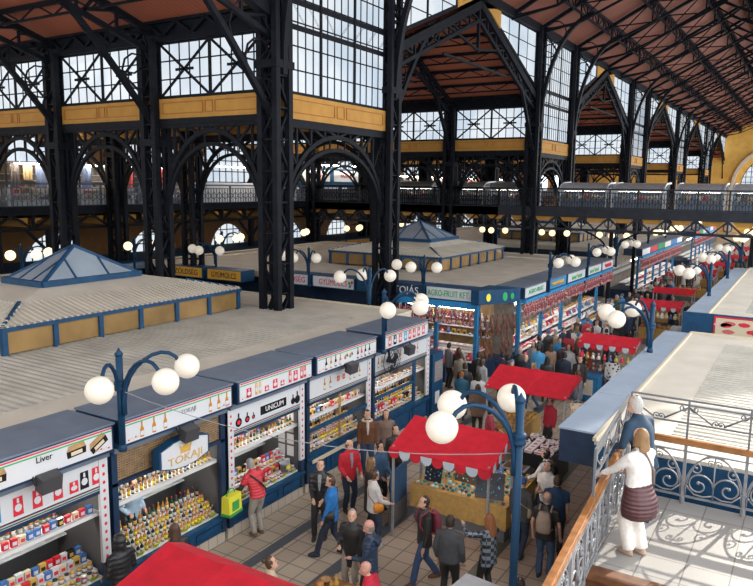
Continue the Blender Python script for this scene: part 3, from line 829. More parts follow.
# right-hand blocks
def rblock(y0, y1, label, clabel, ribs_from=None):
    k = block_roof(-2.75, 6.0, y0, y1, ZR+.04, label, edge=1.0, sheet=True, far=1.0)
    MB().ab(-4.37,-(y1-y0)/2-.035,-1.0,4.37,-(y1-y0)/2-.005,-.06).build('end_board', 'blue', k)
    core(-2.74, 5.8, y0+.06, y1-.3, ZR-.28, clabel)
rblock(11.3, 21.6, 'pale metal roof of the nearest right hand kiosk block, beyond the landing railing', 'blue body of the nearest right hand kiosk block')
rblock(25.3, 41.5, 'pale metal roof of the second right hand kiosk block above the meat picture', 'blue body of the second right hand kiosk block')
rblock(49.5, 66, 'pale metal roof of the third right hand kiosk block in the distance', 'blue body of the third right hand kiosk block')
rblock(73.8, 91, 'pale metal roof of the fourth right hand kiosk block in the distance', 'blue body of the fourth right hand kiosk block')

def sign_box(x0, x1, ya, yb, z0, z1, label, face=None, side=1, name='sign_box', top='blue_top'):
    """long box sign: body, slate top, picture face on the aisle side"""
    k = empty(name, ((x0+x1)/2, (ya+yb)/2, z0), 0, label, 'sign')
    a, c, h = (x1-x0)/2, (yb-ya)/2, z1-z0
    MB().ab(-a,-c,0,a,c,h-.03).build('body', 'blue_dark', k)
    MB().ab(-a-.02,-c-.02,h-.03,a+.02,c+.02,h).build('lid', top, k)
    if face:
        xf = side*a
        MB().ab(xf,-c+.05,.05,xf+side*.02,c-.05,h-.06).build('face', face, k)
    return k
# plain slate sign-box tops along the right-hand blocks
for y0, n_, w in ((11.62, 4, 2.48), (25.3, 6, 2.68), (49.6, 6, 2.7), (73.9, 6, 2.7)):
    for i in range(n_):
        sign_box(-3.42, -2.78, y0+w*i+.02, y0+w*(i+1)-.04, 2.88 if y0 < 12 else 2.75, ZR+.06, 'blue sign box with a slate lid, %s along the %s right hand block' % (ORD[i], {11.62:'nearest',25.3:'second',49.6:'third',73.9:'fourth'}[y0]), None if y0 < 12 else 'white_sign', -1, top='blue_lid_skylit')
k = empty('picture_sign', (-2.2, 25.2, 2.78), 0, 'red framed meat picture sign on the end of the second right hand block', 'sign')
MB().ab(-1.3,-.1,0,6,.05,.72).build('board', 'blue', k)
MB().ab(-.35,-.14,.04,3.6,-.1,.68).build('frame', 'red', k)
MB().ab(-.29,-.16,.09,3.5,-.14,.63).build('picture', 'cream', k)
f = PB()
for i in range(16):
    f.start(); x = -.15+rnd.random()*3.3; z = .18+rnd.random()*.32
    f.add([(x+.16*cos(t*pi/4)*(1+.3*rnd.random()),-.165,z+.075*sin(t*pi/4)) for t in range(8)], [tuple(range(8))], rnd.choice((0,0,0,1,2)))
f.pictures('meat_picture', ['red_print', cmat((.55,.12,.12)), cmat((.7,.45,.42))], k)
MB().ab(-3.2,25.0,0,-2.85,25.25,2.7).build('block_post', 'blue', None, False, label='blue corner post under the meat picture sign', cat='post')

# ---- lamp posts: three globes on swan-neck arms
def lamp_proto(z0, top=4.75, zg=4.38, lit='globe', r=.215):
    root = empty('lamp_post', (0,0,z0)); H = top-z0; G = zg-z0
    p = MB(); p.tube([(0,0,0), (0,0,H-.08)], .058, 8); p.lathe([(.06,0),(.075,.03),(.03,.09),(.004,.14)], (0,0,H-.1), 8)
    p.lathe([(.075,0),(.075,.06),(.06,.12)], (0,0,0), 8)
    p.build('pole', 'blue_pole', root, True)
    if 2.9 < z0 < 3.1: MB().bar((0,0,.05), (-.27,0,.05), .07).build('wall_bracket', 'blue_pole', root)
    c = MB()
    c.lathe([(.085,0),(.1,.02),(.1,.05),(.085,.08),(.1,.11),(.1,.14),(.085,.17)], (0,0,G-.32), 10)
    c.build('collar', 'blue_pole', root, True)
    for an in (-54, 0, 54):
        dx, dy = cos(radians(an)), sin(radians(an)); L = 1.1
        a = MB(); pts = [(dx*.07,dy*.07,G-.75)]+[(dx*.07+dx*(L-.17)*(1-cos(pi*t/10))/2*1.0, dy*.07+dy*(L-.17)*(1-cos(pi*t/10))/2, G-.5+.78*sin(pi*t/10*.82)) for t in range(11)]
        a.tube(pts, .032, 7); ao = a.build('arm', 'blue_pole', root, True)
        s_ = MB(); e = Vector(pts[-1]); q = Vector((dx*L,dy*L,G)); d = (q-e).normalized(); s_.tube([e-d*.04, e+d*.0, e+d*.07], [.04,.09,.095], 12); s_.build('socket', 'grey_box', ao, True)
        b_ = MB(); b_.ball((dx*L,dy*L,G), r, 20, 14); b_.build('globe', lit, ao, True)
    return root
LP = {}
def lamp(x, y, z0, rz, label, lit='globe'):
    key = (z0, lit)
    if key not in LP: LP[key] = o = lamp_proto(z0, lit=lit)
    else: o = copy_tree(LP[key])
    o.location = (x, y, z0); o.rotation_euler = (0,0,rz)
    prop(o, label, 'lamp post', 'three globe lamp posts')
    return o
lamp(-9.68, 7.65, 3.0, 0, 'blue lamp post between the liver sign and the crown emblem shop')
lamp(-9.68, 16.22, 3.0, 0, 'blue lamp post between the last two sign boxes of the near shop row')
lamp(-9.68, 30.2, 3.0, 0, 'blue lamp post with three globes beside the orange sign of the second block')
lamp(-9.68, 36.3, 3.0, 0, 'blue lamp post with three globes further along the second block signs')
lamp(-9.68, 42.3, 3.0, 0, 'blue lamp post with three globes at the far end of the second block')
lamp(-3.16, 8.9, 0, pi-.16, 'tall blue lamp post with three big globes beside the stair landing')
lamp(-3.25, 18.35, 3.48, pi, 'blue lamp post on the slate lids of the nearest right hand block')
for i, y in enumerate((29.6, 36.0, 42.5, 52, 60, 68)):
    lamp(-3.25, y, 3.49, pi, 'blue lamp post along the right hand blocks, %s beyond the meat picture' % ORD[i], 'globe_lit' if i > 2 else 'globe')
for i, (x, n_) in enumerate(((-24.6,'between the two yellow signs'), (-19.0,'between the two red lettered signs'), (-13.25,'beside the white lettered egg sign'))):
    lamp(x, 25.3, 3.0, -pi/2, 'lamp post on the cross passage front '+n_)
lamp(-12.7, 20.3, 3.0, pi*.75, 'lamp post at the far end of the near kiosk block roof')
for i, y in enumerate((11.5, 18.5, 24.6, 31.0, 37.4, 44, 52)):
    lamp(-29.6, y, 3.0, 0, 'lamp post along the outer wall kiosks under the gallery, %s from the near end' % ORD[i], 'globe_lit')
for i, (x, y) in enumerate(((-11.5,49.6),(-15.5,49.6),(-20,49.6),(-9.9,55),(-9.9,62),(-9.9,76),(-9.9,86))):
    lamp(x if i < 3 else -10.4, y, 3.0 if i < 3 else 3.51, -pi/2 if i < 3 else 0, 'lamp post on the third left block, %s of a distant group' % ORD[i], 'globe_lit')

# ---- outer wall kiosks under the gallery
for i in range(7):
    y = 8+7.2*i
    k = empty('wall_kiosk', (-30.6, y, 0), 0, 'blue kiosk against the outer wall under the gallery, %s from the near end' % ORD[i], 'kiosk', 'outer wall kiosks')
    MB().ab(-4,0,0,0,7.0,2.95).build('body', 'blue_dark', k)
    MB().ab(-4.1,-.02,2.95,.3,7.02,3.38).build('sign_band', 'blue', k)
    MB().ab(.3,.3,3.0,.33,6.6,3.32).build('sign_face', 'ochre' if i % 2 else 'blue_top', k)
    if i == 1: text('ZÖLDSÉG', .3, 'black', k, (.335,3.4,3.16), (0,1,0), (0,0,1))
# ================================================================= near shop row (faces +X at x=-10.1)
mat('glass_green', (.03,.07,.03), .15); mat('glass_dark', (.02,.018,.02), .15); mat('amber', (.50,.22,.03), .18); mat('yellow_tag', (.80,.75,.05), .6)
mat('cloud_grey', (.30,.31,.34), .6)
mat('wicker', (.30,.20,.11), .7, var=.2)
mat('shop_lining', (.10,.10,.105), .6); tiles('plinth_tiles', .25, (.50,.44,.36), (.46,.40,.33), (.2,.18,.15))
mat('black_box', (.05,.05,.055), .5)
mat('case_fill', (.22,.20,.20), .6, var=.5, scale=20)
mat('gold_sign', (.62,.33,.03), .55, var=.05)
mat('pepper_dry', (.34,.05,.06), .45, var=.3); mat('garlic', (.62,.44,.42), .6, var=.15); mat('pepper_pink', (.45,.14,.15), .5, var=.2)
wht, rdd = cmat((.80,.76,.74)), cmat((.62,.03,.05))
mat('blue_bright', (.02,.16,.34), .45, var=.15)
mat('valance_grey', (.50,.56,.62), .7); mat('mustard', (.55,.33,.10), .8, var=.12, scale=10)
def good(name, mats, fn, smooth=False):
    mb = MB(); fn(mb); return mb.mesh(name, mats, smooth)
def bottle(body, label, cap, h=.32, r=.042):
    def f(m):
        m.lathe([(r*.9,0),(r,.02),(r,h*.55),(r*.85,h*.64),(r*.36,h*.76),(r*.34,h*.93)], n=8, mi=0)
        m.lathe([(r*1.03,h*.16),(r*1.03,h*.45)], n=8, mi=1); m.lathe([(r*.42,h*.88),(r*.42,h)], n=6, mi=2)
    return good('bottle', [body, label, cap], f, True)
def jar(body, lid, h=.13, r=.045):
    def f(m):
        m.lathe([(r*.92,0),(r,.01),(r,h*.72),(r*.8,h*.82)], n=8, mi=0); m.lathe([(r*.86,h*.8),(r*.9,h*.84),(r*.9,h)], n=8, mi=1); m.lathe([(r*1.02,h*.2),(r*1.02,h*.6)], n=8, mi=2)
    return good('jar', [body, lid, 'white_sign'], f, True)
def tin(c1, c2, w=.12, d=.07, h=.16):
    def f(m):
        m.ab(-d/2,-w/2,0,d/2,w/2,h*.86); m.ab(-d/2-.004,-w/2-.004,h*.84,d/2+.004,w/2+.004,h); m.ab(-d/2-.006,-w*.32,h*.2,d/2+.006,w*.32,h*.62,1)
    return good('tin', [c1, c2], f)
BW = [bottle('amber','cream','gold'), bottle('amber','white_sign','black'), bottle('glass_dark','white_sign','red'), bottle('glass_green','cream','red_print'), bottle('glass_dark','gold','black')]
BS = [bottle('amber','cream','gold',.2,.033), bottle('amber','yellow_tag','red',.2,.033), bottle('glass_dark','white_sign','gold',.2,.035)]
JR = [jar('amber','gold'), jar(cmat((.45,.05,.03)),'white'), jar('cream','black'), jar(cmat((.2,.13,.05)),'gold'), jar(cmat((.12,.2,.05)),'red')]
TN_ = [tin('red','white_sign'), tin('white_sign','red_print'), tin('gold','black'), tin('glass_dark','gold'), tin(cmat((.05,.15,.4)),'white_sign'), tin('cream','red_print')]
tag_me = good('price_tag', ['yellow_tag'], lambda m: m.prism([(0,-.07,0),(0,.07,0),(.05,.07,.09),(.05,-.07,.09)], (-.012,0,.004)))
SZ = dict()
def row(me_list, name, x, y0, y1, z, n, label, cat, group, sc=1.0, jitter=.012, tiltx=0, rz=0):
    for i in range(n):
        y = y0+(y1-y0)*(i+.5)/n
        inst(rnd.choice(me_list), name, (x+rnd.uniform(-jitter,jitter), y, z+.004), rz+rnd.uniform(-.12,.12), label, cat, group, sc*rnd.uniform(.93,1.07), ry=tiltx)

def stripes(mb, x, ya, yb, z, lo=False):               # red / white / green edge lines printed on the boards
    s_ = -1 if not lo else 1
    mb.ab(x,ya,z-.022,x+.004,yb,z+.002,0); mb.ab(x,ya,z-.066,x+.004,yb,z-.044,1)
def print_bottle(mb, y, z, h, mi, x=0):
    mb.start()
    w = h*.145
    mb.poly([(x,y-w,z),(x,y+w,z),(x,y+w,z+h*.5),(x,y+w*.4,z+h*.68),(x,y+w*.4,z+h),(x,y-w*.4,z+h),(x,y-w*.4,z+h*.68),(x,y-w,z+h*.5)], mi); mb.quad((x+.003,y-w*.9,z+h*.1),(x+.003,y+w*.9,z+h*.1),(x+.003,y+w*.9,z+h*.38),(x+.003,y-w*.9,z+h*.38), 6)
def print_pack(mb, y, z, h, w, mi, mj=6, x=0):
    mb.start()
    mb.poly([(x,y-w/2,z),(x,y+w/2,z),(x,y+w/2*.92,z+h),(x,y-w/2*.92,z+h)], mi); n = 8
    mb.poly([(x+.003,y+w*.36*cos(2*pi*k/n),z+h*.42+h*.22*sin(2*pi*k/n)) for k in range(n)], mj); mb.quad((x+.003,y-w*.12,z+h*.68),(x+.003,y+w*.12,z+h*.68),(x+.003,y+w*.1,z+h*.93),(x+.003,y-w*.1,z+h*.93), mj)
def print_tin(mb, y, z, w, h, tilt, x=0):
    mb.start()
    c, s_ = cos(tilt), sin(tilt); R = lambda u, v: (x, y+u*c-v*s_, z+u*s_+v*c)
    mb.poly([R(-w/2,0),R(w/2,0),R(w/2*1.05,h*.55),R(-w/2*1.05,h*.55)], 3); mb.poly([R(-w/2*1.05,h*.55),R(w/2*1.05,h*.55),R(w/2*.85,h),R(-w/2*.8,h)], 10)
    mb.poly([tuple(a+b for a, b in zip(R(u,v),(.003,0,0))) for u, v in ((-w*.3,h*.12),(w*.3,h*.12),(w*.3,h*.42),(-w*.3,h*.42))], 5)
PM = ['red_print', 'green_print', 'blue', 'glass_dark', 'gold', 'cream', 'white_sign', 'amber', 'cloud_grey', 'blue_light', 'warm_board']

def shop(ya, yb, label, ledge, sign_label, body='shop'):
    """shop unit; local origin at the foot of its front plane"""
    k = empty('market_shop', (-10.1, ya, 0), 0, label, 'shop'); L = yb-ya
    p = MB(); p.ab(-1.4,0.02,0,0,L-.02,.25); p.build('plinth', 'plinth_tiles', k)
    c = MB(); c.ab(-.05,.02,.25,.02,L-.02,ledge); c.ab(-.35,.02,ledge-.04,.09,L-.02,ledge+.03)
    n = 3
    for i in range(n):
        a = L*i/n+.1; b_ = L*(i+1)/n-.1; pts = [(.03,a,.32),(.03,b_,.32),(.03,b_,ledge-.12),(.03,a,ledge-.12)]; c.path(pts+pts[:1], .035, .03)
    c.build('counter_panel', 'blue', k)
    f = MB()
    for u in (.075, L-.075): f.ab(-.06,u-.06,.25,.05,u+.06,2.86)
    f.ab(-.05,.02,2.22,.05,L-.02,2.28)
    f.build('post', 'blue_dark', k)
    d = MB()
    for q in range(4): d.ab(-.06-.155*(q+1),.1,ledge-.05,-.06-.155*q,L-.1,ledge+.04+.1*q)
    d.build('display_deck', 'shelf', k)
    w_ = MB(); w_.ab(-1.48,.02,.25,-1.42,L-.02,2.86); w_.ab(-1.45,0.02,.25,-.08,.04,2.86); w_.ab(-1.45,L-.04,.25,-.08,L-.02,2.86); w_.ab(-1.45,.03,2.8,-.06,L-.03,2.86)
    w_.build('back_wall', 'shop_lining', k)
    for z in SH: 
        MB().ab(-1.42,.05,z-.03,-1.14,L-.05,z).build('shelf', 'shelf', k)
    MB().ab(-.62,.2,2.12,-.56,L-.2,2.16).build('fill_tube', 'fill_tube', k)  # added tube that lights the shop goods
    q = MB(); q.ab(-.42,.05,ZF-.03,-.12,L-.05,ZF); q.ab(-.12,.05,ZF-.035,-.09,L-.05,ZF+.03); q.build('front_shelf', 'white', k)
    b_ = MB(); b_.ab(-.1,.02,2.86,.14,L-.02,2.995); b_.build('beam', 'blue_top', k)
    return k
SH = (1.12, 1.42); ZF = 1.80
def fascia(k, L, z0=2.28, z1=2.86):
    f = MB(); f.ab(-.02,.06,z0,.045,L-.06,z1)
    o = f.build('fascia', 'white_sign', k); s_ = MB(); stripes(s_, .046, .08, L-.08, 2.36); s_.build('edge_stripe', ['red_print', 'green_print'], o); return o, PB()
def strip_post(k, u):                                    # white post strips printed with small paprikas
    s_ = MB(); s_.ab(.0,u-.085,.95,.06,u+.085,2.86,1)
    for i in range(12):
        z = 1.05+i*.15; s_.poly([(.062,u+.03*cos(t*pi/3),z+.035*sin(t*pi/3)) for t in range(6)], 0)
    s_.build('post_strip', ['red_print', 'white_sign'], k)
def sgn(ya, yb, label):
    k = sign_box(-11.02, -9.8, ya, yb, 3.0, 3.5, label, 'white_sign', 1)
    L = yb-ya; m_ = MB(); stripes(m_, .632, -L/2+.06, L/2-.06, .43)
    m_.build('edge_stripe', ['red_print', 'green_print'], k)
    fl = MB()
    for s_ in (-1, 1):
        for i in range(6): fl.poly([(.634, s_*(L/2-.12-.05*i)+.02*cos(t*pi/3), .10+.02*(i%2)+.018*sin(t*pi/3)) for t in range(6)], 0 if i % 3 == 0 else 5)
    fl.build('flower_print', PM, k)
    return k, PB()
XF = .634
# -- shop 1: liver sign
SHOPS = [(5.0,7.62),(7.68,10.5),(10.56,13.2),(13.27,16.2),(16.28,19.75)]
k = shop(*SHOPS[0], 'nearest blue shop with jars and tins under the liver sign', .58, '')
fo, m_ = fascia(k, 2.62); stripes(m_, .046, .08, 2.54, 2.36)
for i, (u, mi) in enumerate(((.25,0),(.62,9),(.98,0),(1.3,0),(1.66,0),(1.95,0),(2.15,3),(2.38,0))): print_pack(m_, u, 2.42, .30 if i != 5 else .2, .17, mi, 6 if i != 1 else 0, .05)
m_.pictures('picture', PM, fo); strip_post(k, 2.52)
k, o = sgn(5.02, 7.57, 'long white sign box reading Liver with dark tins on it')
for y, t in ((-.80,.0),(.55,.05),(1.0,.5)): print_tin(o, y, .16, .34, .2, t, XF)
o.pictures('picture', PM, k); text('Liver', .14, 'glass_dark', k, (XF+.004,-.02,.30), (0,1,0), (0,0,1))
# -- shop 2: crown emblem
k = shop(*SHOPS[1], 'blue wine shop with a wicker grille and crown emblem over its counter', .58, '')
g = MB(); L = 2.82; g.ab(-.06,.1,2.24,-.03,L-.1,2.84,1)
for i in range(13): z = 2.26+i*.046; g.ab(-.03,.1,z,.0,L-.1,z+.02,0)
for i in range(46): u = .12+i*.0565; g.ab(-.03,u,2.24,-.005,u+.014,2.84,0)
g.build('grille', ['wicker', 'wood_dark'], k)
e = empty('emblem_sign', (-9.88, 9.12, 2.22), 0, 'barrel shaped white sign with a gold crown and gold letters', 'sign')
ol = lambda s_, x: [(x, u*s_, v*s_+.27) for u, v in ((-.62,-.17),(-.3,-.26),(0,-.29),(.3,-.26),(.62,-.17),(.62,.17),(.3,.26),(0,.29),(-.3,.26),(-.62,.17))]
MB().prism(ol(1.0,-.08), (.2,0,0)).build('casing', 'blue', e); MB().prism(ol(.93,.12), (.012,0,0)).build('face', 'white_sign', e)
text('TOKAJI', .21, 'gold', e, (.136,0,.17), (0,1,0), (0,0,1), width=.85)
c = MB(); c.poly([(.136,-.12,.30),(.136,.12,.30),(.136,.17,.46),(.136,.08,.39),(.136,.0,.49),(.136,-.08,.39),(.136,-.17,.46)]); c.ab(.132,-.13,.275,.137,.13,.298); c.build('crown', 'gold', e)
k, o = sgn(7.74, 10.46, 'white sign box with three wine bottles printed at each end')
for u in (-.95,-.68,-.42,.72,.95,1.18): print_bottle(o, u, .08, .29, 7, XF)
o.pictures('picture', PM, k); text('TOKAJI', .12, 'cloud_grey', k, (XF+.004,.15,.27), (0,1,0), (0,0,1))
# -- shop 3
k = shop(*SHOPS[2], 'blue shop with a dark name plate on its fascia, red vest man at its counter', .62, '')
fo, m_ = fascia(k, 2.64); stripes(m_, .046, .08, 2.56, 2.36)
m_.start(); m_.ab(.046,1.05,2.46,.05,1.95,2.66,3)
for u, r in ((.35,.1),(.62,.075),(.82,.05)): m_.start(); m_.poly([(.05,u+r*cos(t*pi/6),2.5+r*sin(t*pi/6)) for t in range(12)], 3); m_.quad((.05,u-r*.25,2.5+r),(.05,u+r*.25,2.5+r),(.05,u+r*.25,2.5+r*2),(.05,u-r*.25,2.5+r*2),3); m_.poly([(.053,u+r*.5*cos(t*pi/6),2.5+r*.5*sin(t*pi/6)) for t in range(12)], 0)
for u, r in ((2.2,.08),(2.36,.1),(2.5,.07)): m_.start(); m_.poly([(.05,u+r*cos(t*pi/6),2.5+r*sin(t*pi/6)) for t in range(12)], 3); m_.quad((.05,u-r*.25,2.5+r),(.05,u+r*.25,2.5+r),(.05,u+r*.25,2.5+r*2),(.05,u-r*.25,2.5+r*2),3)
m_.pictures('picture', PM, fo); text('UNICUM', .16, 'white', k, (.054,1.53,2.56), (0,1,0), (0,0,1), width=.62); strip_post(k, .1); strip_post(k, 2.54)
for i, z in enumerate((.95,1.25,1.55,1.85)):
    for x in (-.35,-.62): MB().ab(x-.1,2.585,z,x+.1,2.592,z+.25).build('paper', 'white', k)
k, o = sgn(10.62, 13.16, 'white sign box printed with red paprika packs and tins')
for u, w, h, mi in ((-.95,.16,.2,0),(-.72,.08,.26,4),(-.6,.08,.26,4),(-.38,.14,.12,0),(-.1,.16,.2,0),(.15,.14,.12,0),(.42,.1,.28,0),(.62,.16,.24,0),(.84,.1,.28,0),(.96,.1,.28,0)): print_pack(o, u, .09, h, w, mi, 6, XF)
o.pictures('picture', PM, k)
# -- shop 4
k = shop(*SHOPS[3], 'blue shop with a big divided window of bottles, under the sign box of slim bottles', .85, '')
fo, m_ = fascia(k, 2.93); stripes(m_, .046, .08, 2.85, 2.36)
for u in (.75,1.0,1.9,2.1,2.35): print_bottle(m_, u, 2.46, .3, 7, .05)
for u in (1.35,1.6): print_pack(m_, u, 2.55, .14, .12, 0, 4, .05)
m_.pictures('picture', PM, fo); strip_post(k, 2.83)
w_ = MB(); 
for z in (1.55,): w_.ab(-.02,.1,z-.04,.05,2.83,z+.04)
w_.ab(-.03,.1,.86,.06,2.83,.98); w_.build('window_bar', 'blue', k)
MB().ab(.06,.2,.72,.1,2.7,.82).build('shelf_edge', 'cream', k)
MB().bar((-.04,1.55,.98),(-.04,1.55,2.25),.05).build('window_post', 'warm_board', k)
k, o = sgn(13.32, 16.05, 'white sign box printed with a row of slim dark and pale bottles')
for i, u in enumerate((-.98,-.78,-.58,-.38,.42,.6,.78,.98)): print_bottle(o, u, .08, .3, (3,7,3,7,3,0,3,3)[i], XF)
for u in (-.1,.12): print_tin(o, u, .2, .16, .1, .4, XF)
o.pictures('picture', PM, k)
# -- shop 5
k = shop(*SHOPS[4], 'last blue shop of the near row, with a wall fan on its fascia', .85, '')
fo, m_ = fascia(k, 3.47); stripes(m_, .046, .08, 3.39, 2.36)
for u in (.3,.5,1.35,1.55,2.4,2.6): print_bottle(m_, u, 2.46, .3, 7, .05)
m_.pictures('picture', PM, fo); strip_post(k, 3.3)
w_ = MB(); w_.ab(-.02,.1,1.55,.05,2.4,1.62); w_.ab(-.03,.1,.86,.06,2.5,.98); w_.ab(-.02,2.4,.95,.05,2.52,2.25); w_.build('window_bar', 'blue', k)
k, o = sgn(16.42, 19.05, 'white sign box printed with small food packs at the corner of the near row')
for i, u in enumerate((-1.0,-.72,-.42,-.12,.14,.4,.68,.98)): print_pack(o, u, .1, .26, .17, (0,3,0,9,0,0,0,0)[i], 6, XF)
o.pictures('picture', PM, k)
e = empty('newspaper_case', (-10.0, 19.8, 0), 0, 'blue corner cabinet with a paper sheet at the near row end', 'cabinet')
MB().ab(-1.2,0,0,.02,.75,2.2).build('body', 'blue', e)
q = MB(); q.ab(.02,.1,1.3,.05,.65,1.95); q.build('rack', 'case_fill', e); MB().ab(.021,.2,.55,.03,.5,.95).build('paper', 'white', e)
# the lower left display tower in shop 1, small things hung on the front
for (y, z, t) in ((6.28,2.84,'under the liver sign'),(9.17,2.76,'over the crown emblem sign'),(14.7,2.84,'under the sign box of slim bottles'),(17.73,2.72,'beside the wall fan')):
    e = empty('floodlight', (-9.72, y, z), 0, 'grey square floodlight hung '+t, 'floodlight', 'floodlights on the near shop row')
    MB().prism([(-.08,-.17,0),(.10,-.17,-.05),(.14,-.17,.19),(-.05,-.17,.24)], (0,.34,0)).build('housing', 'black_box', e)
    b_ = MB(); b_.bar((.0,-.2,.1),(-.1,-.2,.27),.03); b_.bar((.0,.2,.1),(-.1,.2,.27),.03); b_.bar((-.1,-.2,.27),(-.1,.2,.27),.03); b_.build('hanging_bracket', 'black', e)
e = empty('wall_fan', (-9.88, 16.95, 2.62), 0, 'black bladed wall fan in a round cage at the end of the near row', 'fan')
c = MB()
for r in (.34,.24,.13): c.path(arc((.12,0,0), r, 0, 360, 20, (0,1,0)), .014)
for a in range(0, 360, 20): c.bar((.15,0,0), (.12,.34*cos(radians(a)),.34*sin(radians(a))), .008)
c.path(arc((-.02,0,0), .34, 0, 360, 20, (0,1,0)), .014); c.build('cage', 'iron_grey', e)
for a in (20, 140, 260):
    t = radians(a); b_ = MB(); b_.prism([(.05,.05*cos(t),.05*sin(t)),(.07,.3*cos(t-.3),.3*sin(t-.3)),(.05,.31*cos(t+.1),.31*sin(t+.1)),(.03,.26*cos(t+.5),.26*sin(t+.5))], (.012,0,0)); b_.build('blade', 'black', e)
h_ = MB(); h_.tube([(-.1,0,0),(.14,0,0)], .06, 10); h_.build('hub', 'black', e); b_ = MB(); b_.bar((-.05,0,0),(-.05,0,.5),.04); b_.build('bracket', 'black', e)
# goods
LB = ['nearest shop', 'crown emblem shop', 'red vest shop', 'divided window shop', 'last near shop']
def stock(si, ledge, sets):
    ya, yb = SHOPS[si]; ya += .14; yb -= .14
    for (kind, x, z, n, what, sc, t) in sets:
        nm = {'b':'bottle','s':'small_bottle','j':'jar','t':'tin'}[kind]; ml = {'b':BW,'s':BS,'j':JR,'t':TN_}[kind]
        row(ml, nm, -10.1+x, ya, yb, z, n, '%s in the %s, %s' % (nm.replace('_',' '), LB[si], what), nm.split('_')[-1], '%ss %s of the %s' % (nm.replace('_',' '), what, LB[si]), sc)
    for i in range(7 if 'front' in sets[0][4] else 0):
        y = ya+.15+(yb-ya-.3)*i/6
        inst(tag_me, 'price_tag', (-10.1-.098, y, ledge+.045), 0, 'yellow price tag along the front of the '+LB[si]+' display', 'price tag', 'yellow price tags of the '+LB[si])
up = [('b',-1.24,SH[0],22,'lower back shelf',1,0), ('b',-1.24,SH[1],24,'middle back shelf',.8,0)]
def deck(ledge, x): return ledge+.042+.1*round((-x-.168)/.15)
for si, ledge, rows, backs in ((0,.58,'jjtt',('b','j','t')),(1,.58,'sssb',('b','b','s')),(2,.62,'jtjt',('b','t','b')),(3,.85,'jsjb',('j','b','t')),(4,.85,'jtsb',('t','b','j'))):
    fr = ('front row of the display','second row of the display','third row of the display','rear row of the display'); bk = ('lower back shelf','upper back shelf','front shelf')
    den = dict(j=21, t=17, s=26, b=22); scl = dict(j=1.0, t=.95, s=1.0, b=.8)
    for r_, kd in enumerate(rows):
        x = -.168-.15*r_; stock(si, ledge, [(kd, x, deck(ledge, x), den[kd], fr[r_], scl[kd], 0)]) if r_ else stock(si, ledge, [(kd, x, deck(ledge, x), den[kd], fr[r_], scl[kd], 0)])
    for r_, kd in enumerate(backs): stock(si, ledge, [(kd, -1.26 if r_ < 2 else -.24, SH[r_] if r_ < 2 else ZF, den[kd], bk[r_], scl[kd]*(.95 if r_ < 2 else .9), 0)])
# ================================================================= second block: cross-passage front and aisle front
Y2 = 25.45
def front_sign(x0, x1, z0, label, txt, face, ink, size=.36, w_=None, body='blue'):
    k = empty('shop_sign', ((x0+x1)/2, Y2+.25, z0), 0, label, 'sign'); a = (x1-x0)/2
    MB().ab(-a,-.2,0,a,.7,.52).build('body', body, k); MB().ab(-a+.05,-.23,.04,a-.05,-.2,.49).build('face', face, k)
    if txt: text(txt, size, ink, k, (0,-.236,.25), (1,0,0), (0,0,1), ext=.006, width=w_ or (x1-x0)*.72)
    return k
front_sign(-26.9, -24.75, 3.0, 'yellow sign with dark letters, left of the pair behind the roof lantern', 'ZÖLDSÉG', 'gold_sign', 'black').location.y -= .95
front_sign(-24.45, -22.3, 3.0, 'yellow sign with dark letters partly behind a lamp globe, right of the pair', 'GYÜMÖLCS', 'gold_sign', 'black').location.y -= .95
front_sign(-21.1, -19.05, 3.0, 'white sign with red letters half hidden by the iron lattice column', 'ZÖLDSÉG', 'white_sign', 'red_print')
k = front_sign(-18.95, -16.7, 3.0, 'white sign with red letters and painted fruit at its end', 'GYÜMÖLCS', 'white_sign', 'red_print', w_=1.5)
f = MB(); 
for i, (dx, dz, mi) in enumerate(((.86,.3,0),(.95,.22,1),(1.0,.34,2),(.9,.16,3))): f.poly([(dx+.07*cos(t*pi/4),-.24,dz+.07*sin(t*pi/4)) for t in range(8)], mi)
f.build('fruit_print', ['green_print','gold','red_print','blue_light'], k)
front_sign(-16.6, -15.4, 3.0, 'plain blue sign panel behind the second nave column', None, 'blue', 'white')
front_sign(-14.95, -13.35, 3.0, 'blue sign with big white letters beside the iron column', 'TOJÁS', 'blue_dark', 'white', .42)
front_sign(-13.25, -11.2, 3.0, 'white sign with green capital letters at the block corner', 'AGRO-FRUIT KFT.', 'white_sign', 'green_print', w_=1.85)
# chamfered blue corner with fruit shapes
k = empty('corner_sign', (-10.45, 25.95, 2.98), 0, 'blue angled corner sign with yellow and green fruit shapes', 'sign')
MB().prism([(-.7,-.7,0),(-.35,-.75,0),(.65,.9,0),(.65,1.05,0),(-.7,1.05,0)], (0,0,.56)).build('body', 'blue', k)
dv = Vector((1.0,1.65,0)).normalized(); nv = Vector((dv.y,-dv.x,0))
f = MB()
for d, mi, sc in ((.45,0,1),(1.25,1,1.1),(1.6,1,.8)):
    c = Vector((-.35,-.75,.27))+dv*d+nv*.012; f.poly([tuple(c+dv*(.11*sc*cos(t*pi/5))+Vector((0,0,.16*sc*sin(t*pi/5)))) for t in range(10)], mi)
f.build('fruit_print', ['yellow_tag', 'green_print'], k)

